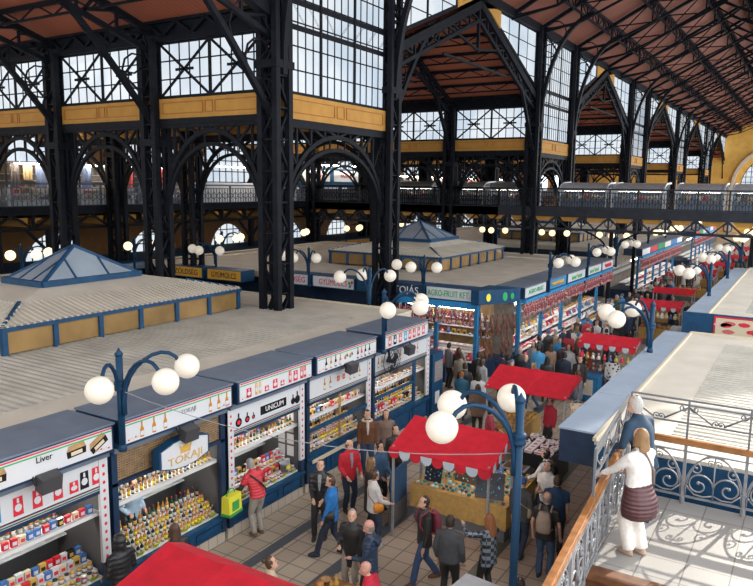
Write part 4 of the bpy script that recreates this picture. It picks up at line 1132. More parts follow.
garl = MB()                                             # a thick hank of dried red peppers and braided garlic
rg = random.Random(3)
for i in range(34):
    a = rg.uniform(0, 2*pi); z = -rg.uniform(0, .5); r = .075+.03*rg.random(); s_ = .03+.02*rg.random()
    garl.lathe([(.002,-.07),(s_*.7,-.03),(s_,.0),(.004,.04)], (r*cos(a)*.6, r*sin(a), z), 5, mi=rg.choice((0,0,1,2)))
garl.tube([(0,0,-.5),(0,0,.08)], .02, 5, 2)
garl_me = garl.mesh('pepper_garland', ['pepper_dry', 'pepper_pink', 'garlic'], True)
def sack_mesh(c, c2):
    m = MB(); m.loft([(0,0,0,.07,.09),(0,0,.03,.10,.12),(0,0,.14,.095,.11),(0,0,.2,.035,.04),(0,0,.25,.06,.07)], 9); m.poly([(.102,.06*cos(t*pi/4),.09+.045*sin(t*pi/4)) for t in range(8)], 1)
    return m.mesh('cloth_bag', [c, c2], True)
def folded_mesh(c, c2):
    m = MB()
    for i in range(3): m.ab(-.13,-.16,i*.03,.13+.01*i,.16-.01*i,i*.03+.024, 0 if i % 2 == 0 else 1)
    m.poly([(.02+.08*cos(t*pi/4),.08*sin(t*pi/4),.088) for t in range(8)], 1)
    return m.mesh('folded_cloth', [c, c2])
def doll_mesh(c, c2):
    m = MB(); m.lathe([(.06,0),(.075,.03),(.05,.1),(.02,.14)], n=8); m.ball((0,0,.17), .036, 8, 6, 1); m.lathe([(.02,.19),(.04,.2),(.02,.22)], (0,0,0), 8, 0)
    return m.mesh('doll', [c, c2], True)
def cup_mesh(c, c2):
    m = MB(); m.lathe([(.035,0),(.04,.01),(.042,.09),(.036,.09),(.034,.012)], n=9); m.tube([(0,.04,.02),(0,.07,.03),(0,.07,.065),(0,.04,.075)], .008, 5, 1)
    return m.mesh('cup', [c, c2], True)
FOLD = [folded_mesh(wht, rdd), folded_mesh(wht, cmat((.7,.3,.3))), folded_mesh(rdd, wht), folded_mesh(cmat((.72,.66,.58)), wht)]
SACK = [sack_mesh(rdd, wht), sack_mesh(wht, rdd), sack_mesh(cmat((.6,.5,.3)), rdd)]
DOLL = [doll_mesh(rdd, 'skin'), doll_mesh(cmat((.1,.2,.45)), 'skin'), doll_mesh(cmat((.6,.45,.1)), 'skin'), doll_mesh(cmat((.75,.72,.7)), 'skin')]
CUPS = [cup_mesh(wht, rdd), cup_mesh(cmat((.08,.25,.5)), wht), cup_mesh(cmat((.6,.4,.15)), wht)]
WOODY = [good('wooden_bowl', ['warm_board', 'gold'], lambda m: m.lathe([(.03,0),(.08,.03),(.1,.07),(.09,.07),(.06,.03)], n=9), True),
         good('wooden_bowl', ['gold', 'warm_board'], lambda m: (m.lathe([(.05,0),(.06,.05),(.02,.12),(.035,.15),(.01,.18)], n=8), m.ball((.0,0,.19), .03, 7, 5, 1)), True),
         good('wooden_bowl', [cmat((.5,.22,.06)), 'gold'], lambda m: m.lathe([(.05,0),(.075,.04),(.075,.09),(.03,.11)], n=8), True)]
def bay(ya, w, i, label, kind):
    """open shop bay on the aisle side of a left block: posts, counter steps, back shelves, added fill tube"""
    k = empty('market_bay', (-10.0, ya, 0), 0, label, 'shop')
    p = MB(); p.ab(-.08,.01,0,.06,.14,2.98); p.build('post', 'blue_bright', k)
    c = MB(); c.ab(-1.9,.1,0,.5,w-.1,.62); c.build('counter', 'blue_dark', k)
    s_ = MB()
    for j in range(4): s_.ab(.5-.42*(j+1),.12,.62+.16*j,.5-.42*j,w-.12,.64+.16*j+.02)
    s_.build('step', wht, k)
    b_ = MB(); b_.ab(-2.15,.01,0,-2.08,w-.01,2.95); b_.build('back_wall', 'inside', k)
    for z in (1.55,1.95): MB().ab(-2.08,.08,z,-1.7,w-.08,z+.03).build('shelf', 'shelf', k)
    MB().ab(-.55,.3,2.62,-.47,w-.3,2.67).build('fill_tube', 'fill_tube', k)  # added tube for light on the bay goods
    e = MB(); e.ab(-.1,.07,2.86,.3,w-.07,2.98); e.build('beam', 'blue_light', k)
    return k
def bay_sign(ya, yb, label, face, ink, txt=None, logo=False):
    k = sign_box(-11.0, -9.78, ya, yb, 3.0, 3.5, label, face, 1); bay_sign.last = k
    if txt: text(txt, .26, ink, k, (.64,0,.25), (0,1,0), (0,0,1), ext=.006, width=(yb-ya)*.7)
    if logo:
        f = MB()
        for dy in (-.75,-.5,-.25,0,.25,.5,.75): f.poly([(.637,dy+.12*cos(t*pi/4),.2+.07*(dy == 0)+.1*sin(t*pi/4)) for t in range(8)], 0 if dy else 1)
        f.build('print', ['green_print','gold'], k)
    return k
ys = [27.35, 30.2, 33.15, 36.35, 39.5, 42.1]
bay_sign(ys[0]+.1, ys[1]-.1, 'white sign with green letters round the corner on the second block', 'white_sign', 'green_print', 'AGRO-FRUIT')
bay_sign(ys[1]+.1, ys[2]-.1, 'blue sign with orange lettering on the second block', 'blue_light', 'gold')
q_ = bay_sign.last
MB().tube([(.645,-.85+.085*i,.25+.09*sin(i*2.1)) for i in range(21)], .045, 5).build('script_print', 'gold', q_)
bay_sign(ys[2]+.1, ys[3]-.1, 'white sign with a green leaf print beside the orange lettered sign', 'white_sign', None, None, True)
bay_sign(ys[3]+.1, ys[4]-.1, 'white sign with a green leaf print further from the orange lettered sign', 'white_sign', None, None, True)
bay_sign(ys[4]+.1, ys[5]-.1, 'white sign with a red print at the far end of the second block', 'white_sign', 'red_print')
MB().tube([(.645,-.7+.09*i,.25+.10*sin(i*1.7)) for i in range(16)], .04, 5).build('script_print', 'red_print', bay_sign.last)
def fill_bay(ya, w, i, where, cnt=1.0, kinds=None):
    k1 = kinds or [FOLD, FOLD, SACK, DOLL]
    nm = {id(FOLD):'folded_cloth', id(SACK):'cloth_bag', id(DOLL):'doll', id(CUPS):'cup', id(WOODY):'wooden_bowl'}
    pm = {'folded_cloth':(3.3,.82),'cloth_bag':(3.6,.95),'doll':(5.2,1.25),'cup':(6.5,1.3),'wooden_bowl':(4.6,1.0)}
    for j in range(4):
        ml = k1[j % len(k1)]; n_ = nm[id(ml)]; m_ = int((w-.4)*pm[n_][0])
        row(ml, n_, -10.0+.5-.42*(j+.5), ya+.2, ya+w-.2, .66+.16*j, m_, '%s on step %s of the counter at %s' % (n_.replace('_',' '), ('one','two','three','four')[j], where), n_.split('_')[-1], '%ss on step %d at %s' % (n_.replace('_',' '), j+1, where), pm[n_][1], .03)
    for z in (1.58,1.98):
        row(DOLL+CUPS, 'souvenir', -10.0-1.88, ya+.15, ya+w-.15, z+.002, int(w*3.4*cnt), 'small souvenir on the back shelves at '+where, 'souvenir', 'souvenirs at '+where, 1.2, .05)
    ng = int(w*3.3)
    for j in range(ng):
        inst(garl_me, 'pepper_garland', (-9.80, ya+.15+(w-.3)*(j+.5)/ng, 2.75), rnd.uniform(-.4,.4)+pi/2*0, 'garland of dried peppers and garlic hanging in the row at '+where, 'garland', 'garlands at '+where, rnd.uniform(.9,1.12))
wh = ['the green lettered bay', 'the orange sign bay', 'the first leaf sign bay', 'the second leaf sign bay', 'the far end bay']
for i in range(5):
    bay(ys[i], ys[i+1]-ys[i], i, 'open bright stall bay with pepper garlands, %s' % ('under '+wh[i][4:].replace(' bay',' sign').replace('sign sign','sign')), i)
    fill_bay(ys[i], ys[i+1]-ys[i], i, wh[i], 1.0, [FOLD, FOLD, SACK, DOLL] if i < 3 else [WOODY, CUPS, DOLL, WOODY])
# the passage-facing bay under the green capitals (rotated copy layout along X)
k = empty('market_bay', (-14.6, 25.75, 0), 0, 'open stall under the green capital sign, heaped with red and white goods', 'shop')
MB().ab(0,-.45,0,3.6,.9,.62).build('counter', 'blue_dark', k)
s_ = MB()
for j in range(3): s_.ab(.05,-.45+.42*j,.62+.16*j,3.55,-.45+.42*(j+1),.66+.16*j)
s_.build('step', wht, k)
for x in (.0, 1.75, 3.55):
    MB().ab(x-.07,-.1,0,x+.07,.06,2.98).build('post', 'blue_bright', k)
MB().ab(0,1.38,0,3.6,1.44,2.9).build('back_wall', 'warm_board', k)
for z in (1.35,1.7,2.05): MB().ab(.05,1.08,z,3.55,1.38,z+.03).build('shelf', 'shelf', k)
MB().ab(.3,.2,2.62,3.3,.28,2.67).build('fill_tube', 'fill_tube', k); MB().ab(0,-.25,2.72,3.6,.1,2.98).build('beam', 'blue_light', k)  # tube added under the beam to light the steps
w0 = 'the green capital sign stall'
for j in range(3):
    for i in range(12):
        ml, n_ = ((SACK,'cloth_bag'),(FOLD,'folded_cloth'),(FOLD,'folded_cloth'))[j]
        inst(rnd.choice(ml), n_, (-14.45+.29*i, 25.75-.24+.42*j, .68+.16*j), -pi/2+rnd.uniform(-.2,.2), '%s on step %s of %s' % (n_.replace('_',' '), ('one','two','three')[j], w0), n_.split('_')[-1], '%ss on step %d of %s' % (n_, j+1, w0), 1.15)
for z in (1.38,1.73,2.08):
    for i in range(14): inst(rnd.choice(JR+TN_+DOLL), 'souvenir', (-14.4+.25*i, 26.98, z), -pi/2, 'small souvenir on the back shelves of '+w0, 'souvenir', 'souvenirs of '+w0, 1.2)
for i in range(12): inst(garl_me, 'pepper_garland', (-14.42+.29*i, 25.42, 2.62), rnd.uniform(0,6), 'garland of dried peppers hanging in the row under '+w0[:-6]+' beam', 'garland', 'garlands of '+w0)
m = MB(); rg = random.Random(9)
for i in range(9): m.lathe([(.005,-.16),(.035,-.13),(.038,.0),(.005,.03)], (rg.uniform(-.06,.06), rg.uniform(-.06,.06), -.12-.09*i), 7, rg.randrange(2))
m.tube([(0,0,-.9),(0,0,.08)], .012, 5, 1)
sal = m.mesh('salami_string', [cmat((.16,.05,.03)), cmat((.26,.10,.05))], True)
k = empty('corner_bay', (-10.55, 25.85, 0), 0, 'angled corner bay with dark salami strings between blue posts', 'shop')
MB().prism([(-.42,-.35,0),(-.4,-.5,0),(.62,1.15,0),(.5,1.35,0),(-.42,1.35,0)], (0,0,.7)).build('counter', 'blue_dark', k)
for (x, y) in ((-.34,-.62),(.66,1.3)): MB().ab(x-.07,y-.07,0,x+.07,y+.07,2.95).build('post', 'blue_bright', k)
MB().ab(-.42,1.3,.7,.45,1.36,2.9).build('back_wall', 'inside', k)
for i in range(7):
    p = Vector((-10.55,25.85,0))+Vector((-.38,-.42,0))+Vector((1.0,1.65,0))*(.08+.14*i)
    for z in ((2.62,1.72) if i in (1, 2, 4, 5) else (2.62,)): inst(sal, 'salami_string', (p.x, p.y, z), i, 'dark string of salami hanging at the angled corner bay', 'salami', 'salami strings at the angled corner bay')
# red crate bags on the floor corner
e = empty('red_display', (-12.9, 24.75, 0), 0, 'red and white heaped display table at the passage corner', 'table')
MB().ab(-1.2,-.5,0,1.2,.3,.75).build('cabinet', 'blue_dark', e)
MB().ab(-1.3,-.6,.75,1.3,.35,.8).build('top', 'red', e)
for i in range(10):
    for j in range(3): inst(rnd.choice(SACK[:2]+FOLD[:3]), 'cloth_bag', (-14.05+.25*i, 24.3+.24*j, .805), -pi/2, 'red and white cloth bag heaped on the passage corner table', 'bag', 'bags on the passage corner table', .7)

# distant left blocks: bays with signs
SC_ = [(.75,.75,.78),(.6,.05,.06),(.02,.3,.12),(.75,.72,.6),(.05,.2,.45)]
for bi, (a, n_) in enumerate(((50.0, 6), (74.2, 6))):
    for i in range(n_):
        y = a+2.75*i; w = 2.75; wh_ = '%s bay of the %s left block' % (ORD[i], ORD[bi+2])
        k = sign_box(-11.0, -9.78, y+.06, y+w-.06, 3.0, 3.5, 'small bright sign over the '+wh_, cmat(SC_[(i+bi) % 5]), 1)
        bay(y, w, i, 'distant stall bay, '+wh_, 0)
        if bi == 0:
            row(FOLD+SACK+DOLL, 'souvenir', -9.71, y+.2, y+w-.2, .665, 8, 'souvenir heaped on the counter of the '+wh_, 'souvenir', 'souvenirs at the '+wh_, .8, .04)
            row(FOLD+SACK+WOODY, 'souvenir', -10.55, y+.2, y+w-.2, .985, 8, 'souvenir on the steps of the '+wh_, 'souvenir', 'souvenirs on the steps of the '+wh_, .8, .04)
        for j in range(6): inst(garl_me, 'pepper_garland', (-9.82, y+.3+.42*j, 2.70), 0, 'hanging wares in front of the '+wh_, 'garland', 'wares hanging at the '+wh_, 1.2)

# ================================================================= red-canopied stalls in the aisle
def canopy_stall(x0, x1, y0, y1, z, label, cloth, table=(.0,.0,.0,.0), th=.82, valance=True, rise=.42):
    """x0..x1 wide, front edge at y0 (towards the near end), back at y1"""
    k = empty('market_stall', ((x0+x1)/2, (y0+y1)/2, 0), 0, label, 'stall'); a, c = (x1-x0)/2, (y1-y0)/2
    yr = c-.3
    m = MB(); n = 10
    for i in range(n):                                 # two slopes of canvas, slight sag between the ribs
        u, v = -a+2*a*i/n, -a+2*a*(i+1)/n; s0, s1 = .025*abs(sin(i*pi/2.5)), .025*abs(sin((i+1)*pi/2.5))
        for dz in (0, -.02):
            m.quad((u,-c,z+dz),(v,-c,z+dz),(v,yr,z+rise-s1+dz),(u,yr,z+rise-s0+dz)); m.quad((u,yr,z+rise-s0+dz),(v,yr,z+rise-s1+dz),(v,c,z+rise*.67+dz),(u,c,z+rise*.67+dz))
    for s_ in (-a, a): m.quad((s_,-c,z),(s_,yr,z+rise),(s_,c,z+rise*.67),(s_,c,z+rise*.5)) 
    cano = m.build('canopy', 'red', k)
    if valance:
        m = MB(); n = 9 if a > .9 else 7
        def scal(P, w_, i):
            pts = [P(w_*i/n,0)]+[P(w_*(i+.5+.5*cos(pi*(1-t/6)))/n, -.06-.13*sin(pi*t/6)) for t in range(7)]+[P(w_*(i+1)/n,0)]
            m.poly(pts, i % 2)
        for i in range(n): scal(lambda u, v: (-a+u,-c-.01,z+v-.005), 2*a, i)
        n = 7
        for i in range(n): scal(lambda u, v: (a+.005,-c+u,z+v+rise*min(1,u/(c+yr))), 2*c-.42, i)
        m.build('valance', ['red', 'valance_grey'], cano)
    for sx in (-a+.06, a-.06):
        for sy in (-c+.1, c-.06): MB().bar((sx,sy,0),(sx,sy,z+.05 if sy < 0 else z+rise*.67),.045).build('post', 'steel', k)
    if table:
        tx, ty0, ty1 = table; t = MB(); t.ab(-a-tx,ty0,th-.05,a+tx,ty1,th); t.ab(-a-tx+.06,ty0+.06,.0,a+tx-.06,ty1-.06,th-.05); t.build('table', 'grey_box', k)
        m = MB(); nn = 24                               # draped cloth with soft folds
        for i in range(nn):
            u, v = -a-tx+ (2*a+2*tx)*i/nn, -a-tx+(2*a+2*tx)*(i+1)/nn; f0, f1 = .02*sin(i*1.7), .02*sin((i+1)*1.7)
            m.quad((u,ty0-.02+f0,th-.52),(v,ty0-.02+f1,th-.52),(v,ty0-.02,th+.01),(u,ty0-.02,th+.01))
        m.quad((-a-tx,ty0-.02,th+.01),(a+tx,ty0-.02,th+.01),(a+tx,ty1,th+.01),(-a-tx,ty1,th+.01))
        for s_ in (-1, 1): m.quad((s_*(a+tx),ty0-.02,th+.01),(s_*(a+tx),ty1,th+.01),(s_*(a+tx),ty1,th-.5),(s_*(a+tx),ty0-.02,th-.5))
        m.build('tablecloth', cloth, k)
    return k
k1 = canopy_stall(-7.32, -5.02, 12.55, 14.0, 1.98, 'red canopied jewellery stall with a mustard tablecloth in the aisle', 'mustard', (.0,.28,2.1))
MB().ab(-.3,.95,1.95,.9,1.02,1.99).build('fill_tube', 'fill_tube', k1)  # tube added to light the jewellery table
TQ = [good('trinket', [cmat(c)], lambda m: m.ball((0,0,.03), (.04,.045,.03), 7, 5), True) for c in ((.05,.35,.4),(.1,.5,.55),(.03,.1,.2),(.6,.75,.75),(.02,.22,.3))]
rt = random.Random(11)
def grid(x0, x1, y0, y1, nx, ny, jit=.25):
    for i in range(nx):
        for j in range(ny): yield x0+(x1-x0)*(i+.5+rt.uniform(-jit,jit))/nx, y0+(y1-y0)*(j+.5+rt.uniform(-jit,jit))/ny
for x, y in grid(-7.25,-5.08,13.58,14.98,17,10,.2):
    if any(abs(x-a) < w/2+.06 and abs(y-b-.07) < .18 for a, b, w in ((-6.95,13.9,.42),(-5.5,13.75,.62),(-6.3,14.25,.55))): continue
    inst(rt.choice(TQ), 'trinket', (x, y, .836), rt.uniform(0,6), 'turquoise trinket on the mustard cloth of the jewellery stall', 'trinket', 'trinkets on the mustard cloth', rt.uniform(.75,1.15))
for x, y, w, t, c in ((-6.95,13.9,.42,.0,(.02,.03,.05)),(-5.5,13.75,.62,.25,(.10,.11,.13)),(-6.3,14.25,.55,-.1,(.16,.12,.08))):
    e = empty('display_board', (x, y, .832), t, 'dark display board hung with turquoise drops on the jewellery stall, '+{-6.95:'left end',-5.5:'right end',-6.3:'in the middle'}[x], 'board')
    MB().prism([(-w/2,0,0),(w/2,0,0),(w/2,.14,.55),(-w/2,.14,.55)], (0,.025,0)).build('panel', cmat(c), e)
    m = MB()
    for i in range(26): u, v = rt.uniform(-w*.44,w*.44), rt.uniform(.06,.5); m.ball((u,-.012+.14*v/.55,v), .018, 6, 4, rt.randrange(3))
    m.build('earrings', [cmat((.1,.5,.55)), cmat((.6,.75,.75)), cmat((.03,.2,.5))], e)
# busts / dolls hanging in the stall's shade
for x, y in grid(-7.2,-5.1,15.02,15.35,13,2,.1): inst(rt.choice(DOLL+CUPS+TQ), 'souvenir', (x, y, .836), rt.uniform(0,6), 'small white and dark souvenir standing at the back of the jewellery stall', 'souvenir', 'souvenirs at the back of the jewellery stall', 1.05)
e = empty('blue_screen', (-7.52, 13.35, 0), .1, 'blue patterned folding panel at the left end of the jewellery stall', 'panel')
MB().ab(-.03,-.4,.45,.03,.4,1.25).build('cloth', cmat((.03,.10,.22)), e); MB().ab(-.04,-.42,0,.04,.42,.45).build('base', 'grey_box', e)
# canopy in the near foreground
canopy_stall(-7.58, -5.3, 4.95, 7.0, 1.95, 'big red canopy of the nearest stall, cut off by the bottom of the photo', 'mustard', (.0,.2,1.6), valance=False)
e = empty('wooden_ware_table', (-6.2, 8.85, 0), 0, 'small table of wooden toys between the bald man in red and the nearest red canopy', 'table')
MB().ab(-.5,-.5,.82,.55,.5,.86).build('top', 'wood', e)
for x in (-.42,.46):
    for y in (-.42,.42): MB().bar((x,y,0),(x,y,.82),.05).build('leg', 'wood', e)
for x, y in grid(-6.63,-5.77,8.42,9.27,4,4,.1): inst(rt.choice(WOODY), 'wooden_toy', (x, y, .864), rt.uniform(0,6), 'wooden toy on the small table beside the nearest red canopy', 'toy', 'wooden toys on the small table', rt.uniform(.8,1.0))
m, nt, b = node_mat('floral', .9); v = new(nt, 'ShaderNodeTexVoronoi', Scale=14.0); tcn = nt.nodes.new('ShaderNodeTexCoord'); rp = nt.nodes.new('ShaderNodeValToRGB')
rp.color_ramp.elements[0].position = .25; rp.color_ramp.elements[0].color = (.5,.2,.12,1); rp.color_ramp.elements[1].position = .38; rp.color_ramp.elements[1].color = (.68,.58,.40,1)
nt.links.new(tcn.outputs['Object'], v.inputs['Vector']); nt.links.new(v.outputs['Distance'], rp.inputs[0]); nt.links.new(rp.outputs[0], b.inputs['Base Color'])
# third: wood and lace stall
k = canopy_stall(-7.55, -5.22, 18.2, 19.65, 1.95, 'red canopied stall behind the tall lamp globes, floral dress hanging at its corner', 'black', None, valance=False)
e = empty('dress', (-4.92, 18.22, 2.0), .4, 'pale floral dress hanging at the corner of the second red canopy', 'dress')
m = MB(); m.loft([(0,0,-1.25,.34,.18),(0,0,-.9,.27,.14),(0,0,-.5,.16,.1),(0,0,-.32,.17,.1),(0,0,-.1,.2,.08)], 14); m.build('skirt', 'floral', e, True)
MB().path([(-.22,0,-.1),(0,0,.0),(.22,0,-.1)], .02).build('hanger', 'steel', e)
def trestle(x, y, w, d, rz, label, cloth, drop=.6):
    k = empty('goods_table', (x, y, 0), rz, label, 'table')
    MB().ab(-w/2,-d/2,.78,w/2,d/2,.82).build('top', 'grey_box', k)
    m = MB(); 
    for s_ in (-1, 1): m.quad((-w/2,s_*(d/2+.01),.82-drop),(w/2,s_*(d/2+.01),.82-drop),(w/2,s_*(d/2+.01),.83),(-w/2,s_*(d/2+.01),.83)); m.quad((s_*(w/2+.01),-d/2,.82-drop),(s_*(w/2+.01),d/2,.82-drop),(s_*(w/2+.01),d/2,.83),(s_*(w/2+.01),-d/2,.83))
    m.quad((-w/2,-d/2,.83),(w/2,-d/2,.83),(w/2,d/2,.83),(-w/2,d/2,.83)); m.build('tablecloth', cloth, k)
    for sx in (-1, 1):
        for sy in (-1, 1): MB().bar((sx*(w/2-.1),sy*(d/2-.1),0),(sx*(w/2-.1),sy*(d/2-.1),.78),.04).build('leg', 'steel', k)
    return k
trestle(-5.6, 17.5, 1.05, 1.4, 0, 'black draped table of white lace between the tall lamp and floral dress', 'black', .8)
for x, y in grid(-6.1,-5.1,16.84,18.16,4,6,.08):
    inst(rt.choice(FOLD[:2]+FOLD[:2]+CUPS[:2]+DOLL[3:]+TQ[3:4]), 'lace_ware', (x, y, .838), rt.uniform(-.2,.2), 'white or blue lace ware on the black draped table', 'ware', 'lace ware on the black draped table', .72)
trestle(-6.95, 19.1, .9, 1.9, 0, 'table of orange wooden ware behind the lace table', 'mustard', .5)
for x, y in grid(-7.38,-6.52,18.2,20.0,5,8,.1): inst(rt.choice(WOODY), 'wooden_bowl', (x, y, .838), rt.uniform(0,6), 'wooden bowl or figure on the table behind the lace table', 'wooden ware', 'wooden ware behind the lace table', rt.uniform(.75,.95))
trestle(-5.65, 15.72, .8, .5, 0, 'small black folding table with a tray in front of the lace table', 'black', .75)
inst(good('tray', ['steel','wood_dark'], lambda m: (m.ab(-.3,-.2,0,.3,.2,.03), m.ab(-.25,-.15,.03,.25,.15,.05,1))), 'tray', (-5.65,15.72,.838), 0, 'metal tray on the small black folding table', 'tray')
REF = ['the souvenir stall canopy', 'the loaf stall canopy', 'the plain red canopy', 'the first distant canopy', 'the second distant canopy', 'the third distant canopy', 'the last distant canopy']
for i, (x0, x1, y0, y1, lab) in enumerate(((-6.95,-4.95,25.3,26.45,'red canopied souvenir stall behind the right hand lamp globes'),(-6.95,-5.0,35.2,36.3,'red canopied stall with hanging loaves and yellow tags'),(-7.2,-5.15,40.1,41.2,'plain red canopy just behind the loaf stall'),
        (-7.9,-5.3,51,52.2,'distant red canopy beyond the gallery bridge, first of four'),(-7.0,-4.8,57,58.2,'distant red canopy beyond the gallery bridge, second of four'),(-6.6,-4.4,64,65.2,'distant red canopy beyond the gallery bridge, third of four'),(-6.4,-4.2,74,75.3,'distant red canopy beyond the gallery bridge, last of four'))):
    k = canopy_stall(x0, x1, y0, y1, 2.0, lab, cmat((.1,.16,.3)) if i == 0 else 'mustard', (.0,.1,(y1-y0)/2+.3), valance=i != 2, rise=.24)
    w = x1-x0
    for x, y in grid(x0+.08, x1-.08, (y0+y1)/2+.15, y1+.25, 8, 4 if i < 2 else 2, .12):
        if i < 2 and x < x0+.65 and y < y0+.62: continue
        inst(rt.choice(DOLL+CUPS+WOODY+SACK if i == 0 else WOODY), 'souvenir' if i != 1 else 'loaf', (x, y, .838), rt.uniform(0,6), ('souvenir' if i != 1 else 'golden loaf')+' heaped on the table under '+REF[i], 'souvenir' if i != 1 else 'loaf', 'goods under '+REF[i], rt.uniform(.85,1.05))
    if i < 2:
        for j in range(9): inst(rt.choice(DOLL+SACK), 'hanging_toy', (x0+.2+(w-.4)*j/8, y0-.13, 1.5), 0, 'toy hanging under the front edge of '+REF[i], 'toy', 'toys hanging from '+REF[i], 1.0)
        e = empty('toy_rack', (x0+.35, y0+.82, .836), 0, 'rack of small toys on the table under '+REF[i], 'rack')
        MB().ab(-.25,-.02,0,.25,.02,.75).build('panel', cmat((.25,.1,.06)), e); m = MB()
        for j in range(16): m.ball((-.2+.13*(j % 4),-.05,.1+.17*(j//4)), .05, 6, 5, j % 4)
        m.build('toy', [cmat((.6,.3,.05)),cmat((.6,.05,.05)),cmat((.7,.65,.6)),cmat((.1,.25,.4))], e)
e = empty('blue_cart', (-6.45, 25.55, 0), 0, 'blue cupboard with a grey poster under the right hand souvenir canopy', 'cupboard')
MB().ab(-.5,-.9,.12,.45,-.3,.95).build('body', 'blue_bright', e); MB().ab(-.28,-.93,.3,.28,-.9,.85).build('poster', 'stone', e)
for x in (-.42,.38): MB().lathe([(.05,0),(.05,.12)], (x,-.6,0), 8).build('foot', 'black', e)
# posters hung and the low grey crate in the foreground
e = empty('freezer_chest', (-4.33, 10.2, 0), -.1, 'pale lidded chest with a blue side in front of the woman in plaid', 'chest')
MB().ab(-.3,-.38,0,.3,.38,.82).build('body', 'blue_bright', e); MB().ab(-.33,-.41,.82,.33,.41,.9).build('lid', 'shelf', e)
# ================================================================= stair landing and its wrought railing
ZL = 2.93
MB().ab(-2.2, 8.35, ZL-.3, 6.0, 10.93, ZL).struct('floor_landing', 'landing_tiles')
m = MB(); m.ab(-2.2, 8.12, ZL-.06, 6.0, 8.35, ZL+.02); m.ab(-2.2, 8.2, ZL-.3, 6.0, 8.34, ZL-.06); m.struct('trim_nosing', 'wood_dark')
m = MB()
for i in range(6): m.ab(-2.05, 8.12-.32*(i+1), ZL-.17*(i+1)-.3, 6.0, 8.12-.32*i, ZL-.17*(i+1))
m.struct('stair_steps', 'wood_dark')
def volute(mb, c, ax, ay, r, turns=1.35, a0=0, w=.022, sg=1):
    pts = []
    for i in range(25):
        t = i/24; a = a0+sg*turns*2*pi*t; rr = r*(1-.82*t)
        pts.append(tuple(Vector(c)+ax*(rr*cos(a))+ay*(rr*sin(a))))
    mb.tube(pts, w*.55, 6); mb.ball(pts[-1], w*1.1, 6, 5)
def railing(name, A, U, L, label, ext, npan):
    A = Vector(A); U = Vector(U); Z = Vector((0,0,1)); P = lambda u, z: tuple(A+U*u+Z*z)
    k = empty(name, A, 0, label, 'railing'); inv = -A
    def B(mb, nm, mt, sm=False):
        mb.v = [tuple(Vector(p)+inv) for p in mb.v]; return mb.build(nm, mt, k, sm)
    h = MB(); h.bar(P(-.02,.93), P(L,.93), .10, .045); h.bar(P(-.02,.965), P(L,.965), .07, .04); B(h, 'handrail', 'wood')
    f = MB(); f.bar(P(0,.12), P(L,.12), .05, .02); f.bar(P(0,.80), P(L,.80), .045, .02); f.bar(P(0,.895), P(L,.895), .05, .015); B(f, 'rail', 'rail_iron')
    w = L/npan
    for i in range(npan+1):
        q = MB(); q.bar(P(w*i,0), P(w*i,.9), .042); q.lathe([(.035,0),(.035,.12)], P(w*i,0), 8); B(q, 'post', 'rail_iron')
    for i in range(npan):
        s_ = MB(); c = w*(i+.5); a = w/2
        # pointed gothic arch of two crossing arcs
        for sg in (-1, 1):
            pts = [P(c-sg*a+sg*(a*2)*(1-cos(pi/2*t/10))*.5*1.0, .12+.66*sin(pi/2*t/10)) for t in range(11)]
            s_.tube(pts, .013, 6)
            pts = [P(c-sg*a*.92+sg*a*.92*(1-cos(pi/2*t/10)), .8-.66*(1-sin(pi/2*t/10))*1.0) for t in range(11)]
            s_.tube(pts, .011, 6)
        s_.bar(P(c,.12), P(c,.8), .02)
        for sg in (-1, 1):
            ax = U*sg
            volute(s_, P(c+sg*a*.48,.32), ax, Z, .19, 1.3, pi, .024, -1)
            volute(s_, P(c+sg*.055,.68), ax, Z, .055, 1.1, pi, .018, -1)
            volute(s_, P(c+sg*a*.62,.56), ax, Z, .09, 1.1, pi*.5, .018, 1)
            s_.tube([P(c+sg*.01,.2), P(c+sg*a*.3,.16), P(c+sg*a*.62,.17), P(c+sg*a*.95,.3)], .012, 6)
        B(s_, 'scroll_panel', 'rail_iron', True)
    if ext:
        e0, e1 = ext; f = MB()
        f.bar(P(e0,1.56), P(e1,1.56), .03, .025); f.bar(P(e0,1.49), P(e1,1.49), .03, .025); f.bar(P(e0,1.22), P(e1,1.22), .03, .025); B(f, 'upper_rail', 'rail_dark')
        n = max(1, round((e1-e0)/.8)); w2 = (e1-e0)/n
        for i in range(n+1):
            q = MB(); q.bar(P(e0+w2*i,.95), P(e0+w2*i,1.56), .028)
            B(q, 'upper_post', 'rail_dark')
            v = MB(); u = e0+w2*i
            for sg in (-1, 1):
                if (sg < 0 and i == 0) or (sg > 0 and i == n): continue
                v.bar(P(u,1.46), P(u+sg*w2*.4,1.25), .022); volute(v, P(u+sg*.085,1.44), U*sg, Z, .06, 1.0, pi, .016, 1); volute(v, P(u+sg*(w2*.4+.05),1.27), U*sg, Z, .05, 1.0, pi*1.2, .016, -1)
            if v.v: B(v, 'upper_scroll', 'rail_dark', True)
    return k
railing('landing_railing', (-2.13, 10.85, ZL), (1,0,0), 7.2, 'scrolled iron railing with wooden handrail across the far side of the landing', (.0, 7.2), 9)
railing('landing_railing', (-2.13, 10.72, ZL), (.068,-.9977,0), 5.2, 'scrolled iron railing with wooden handrail down the stair side, under the couple\'s hands', (.05, 2.6), 7)
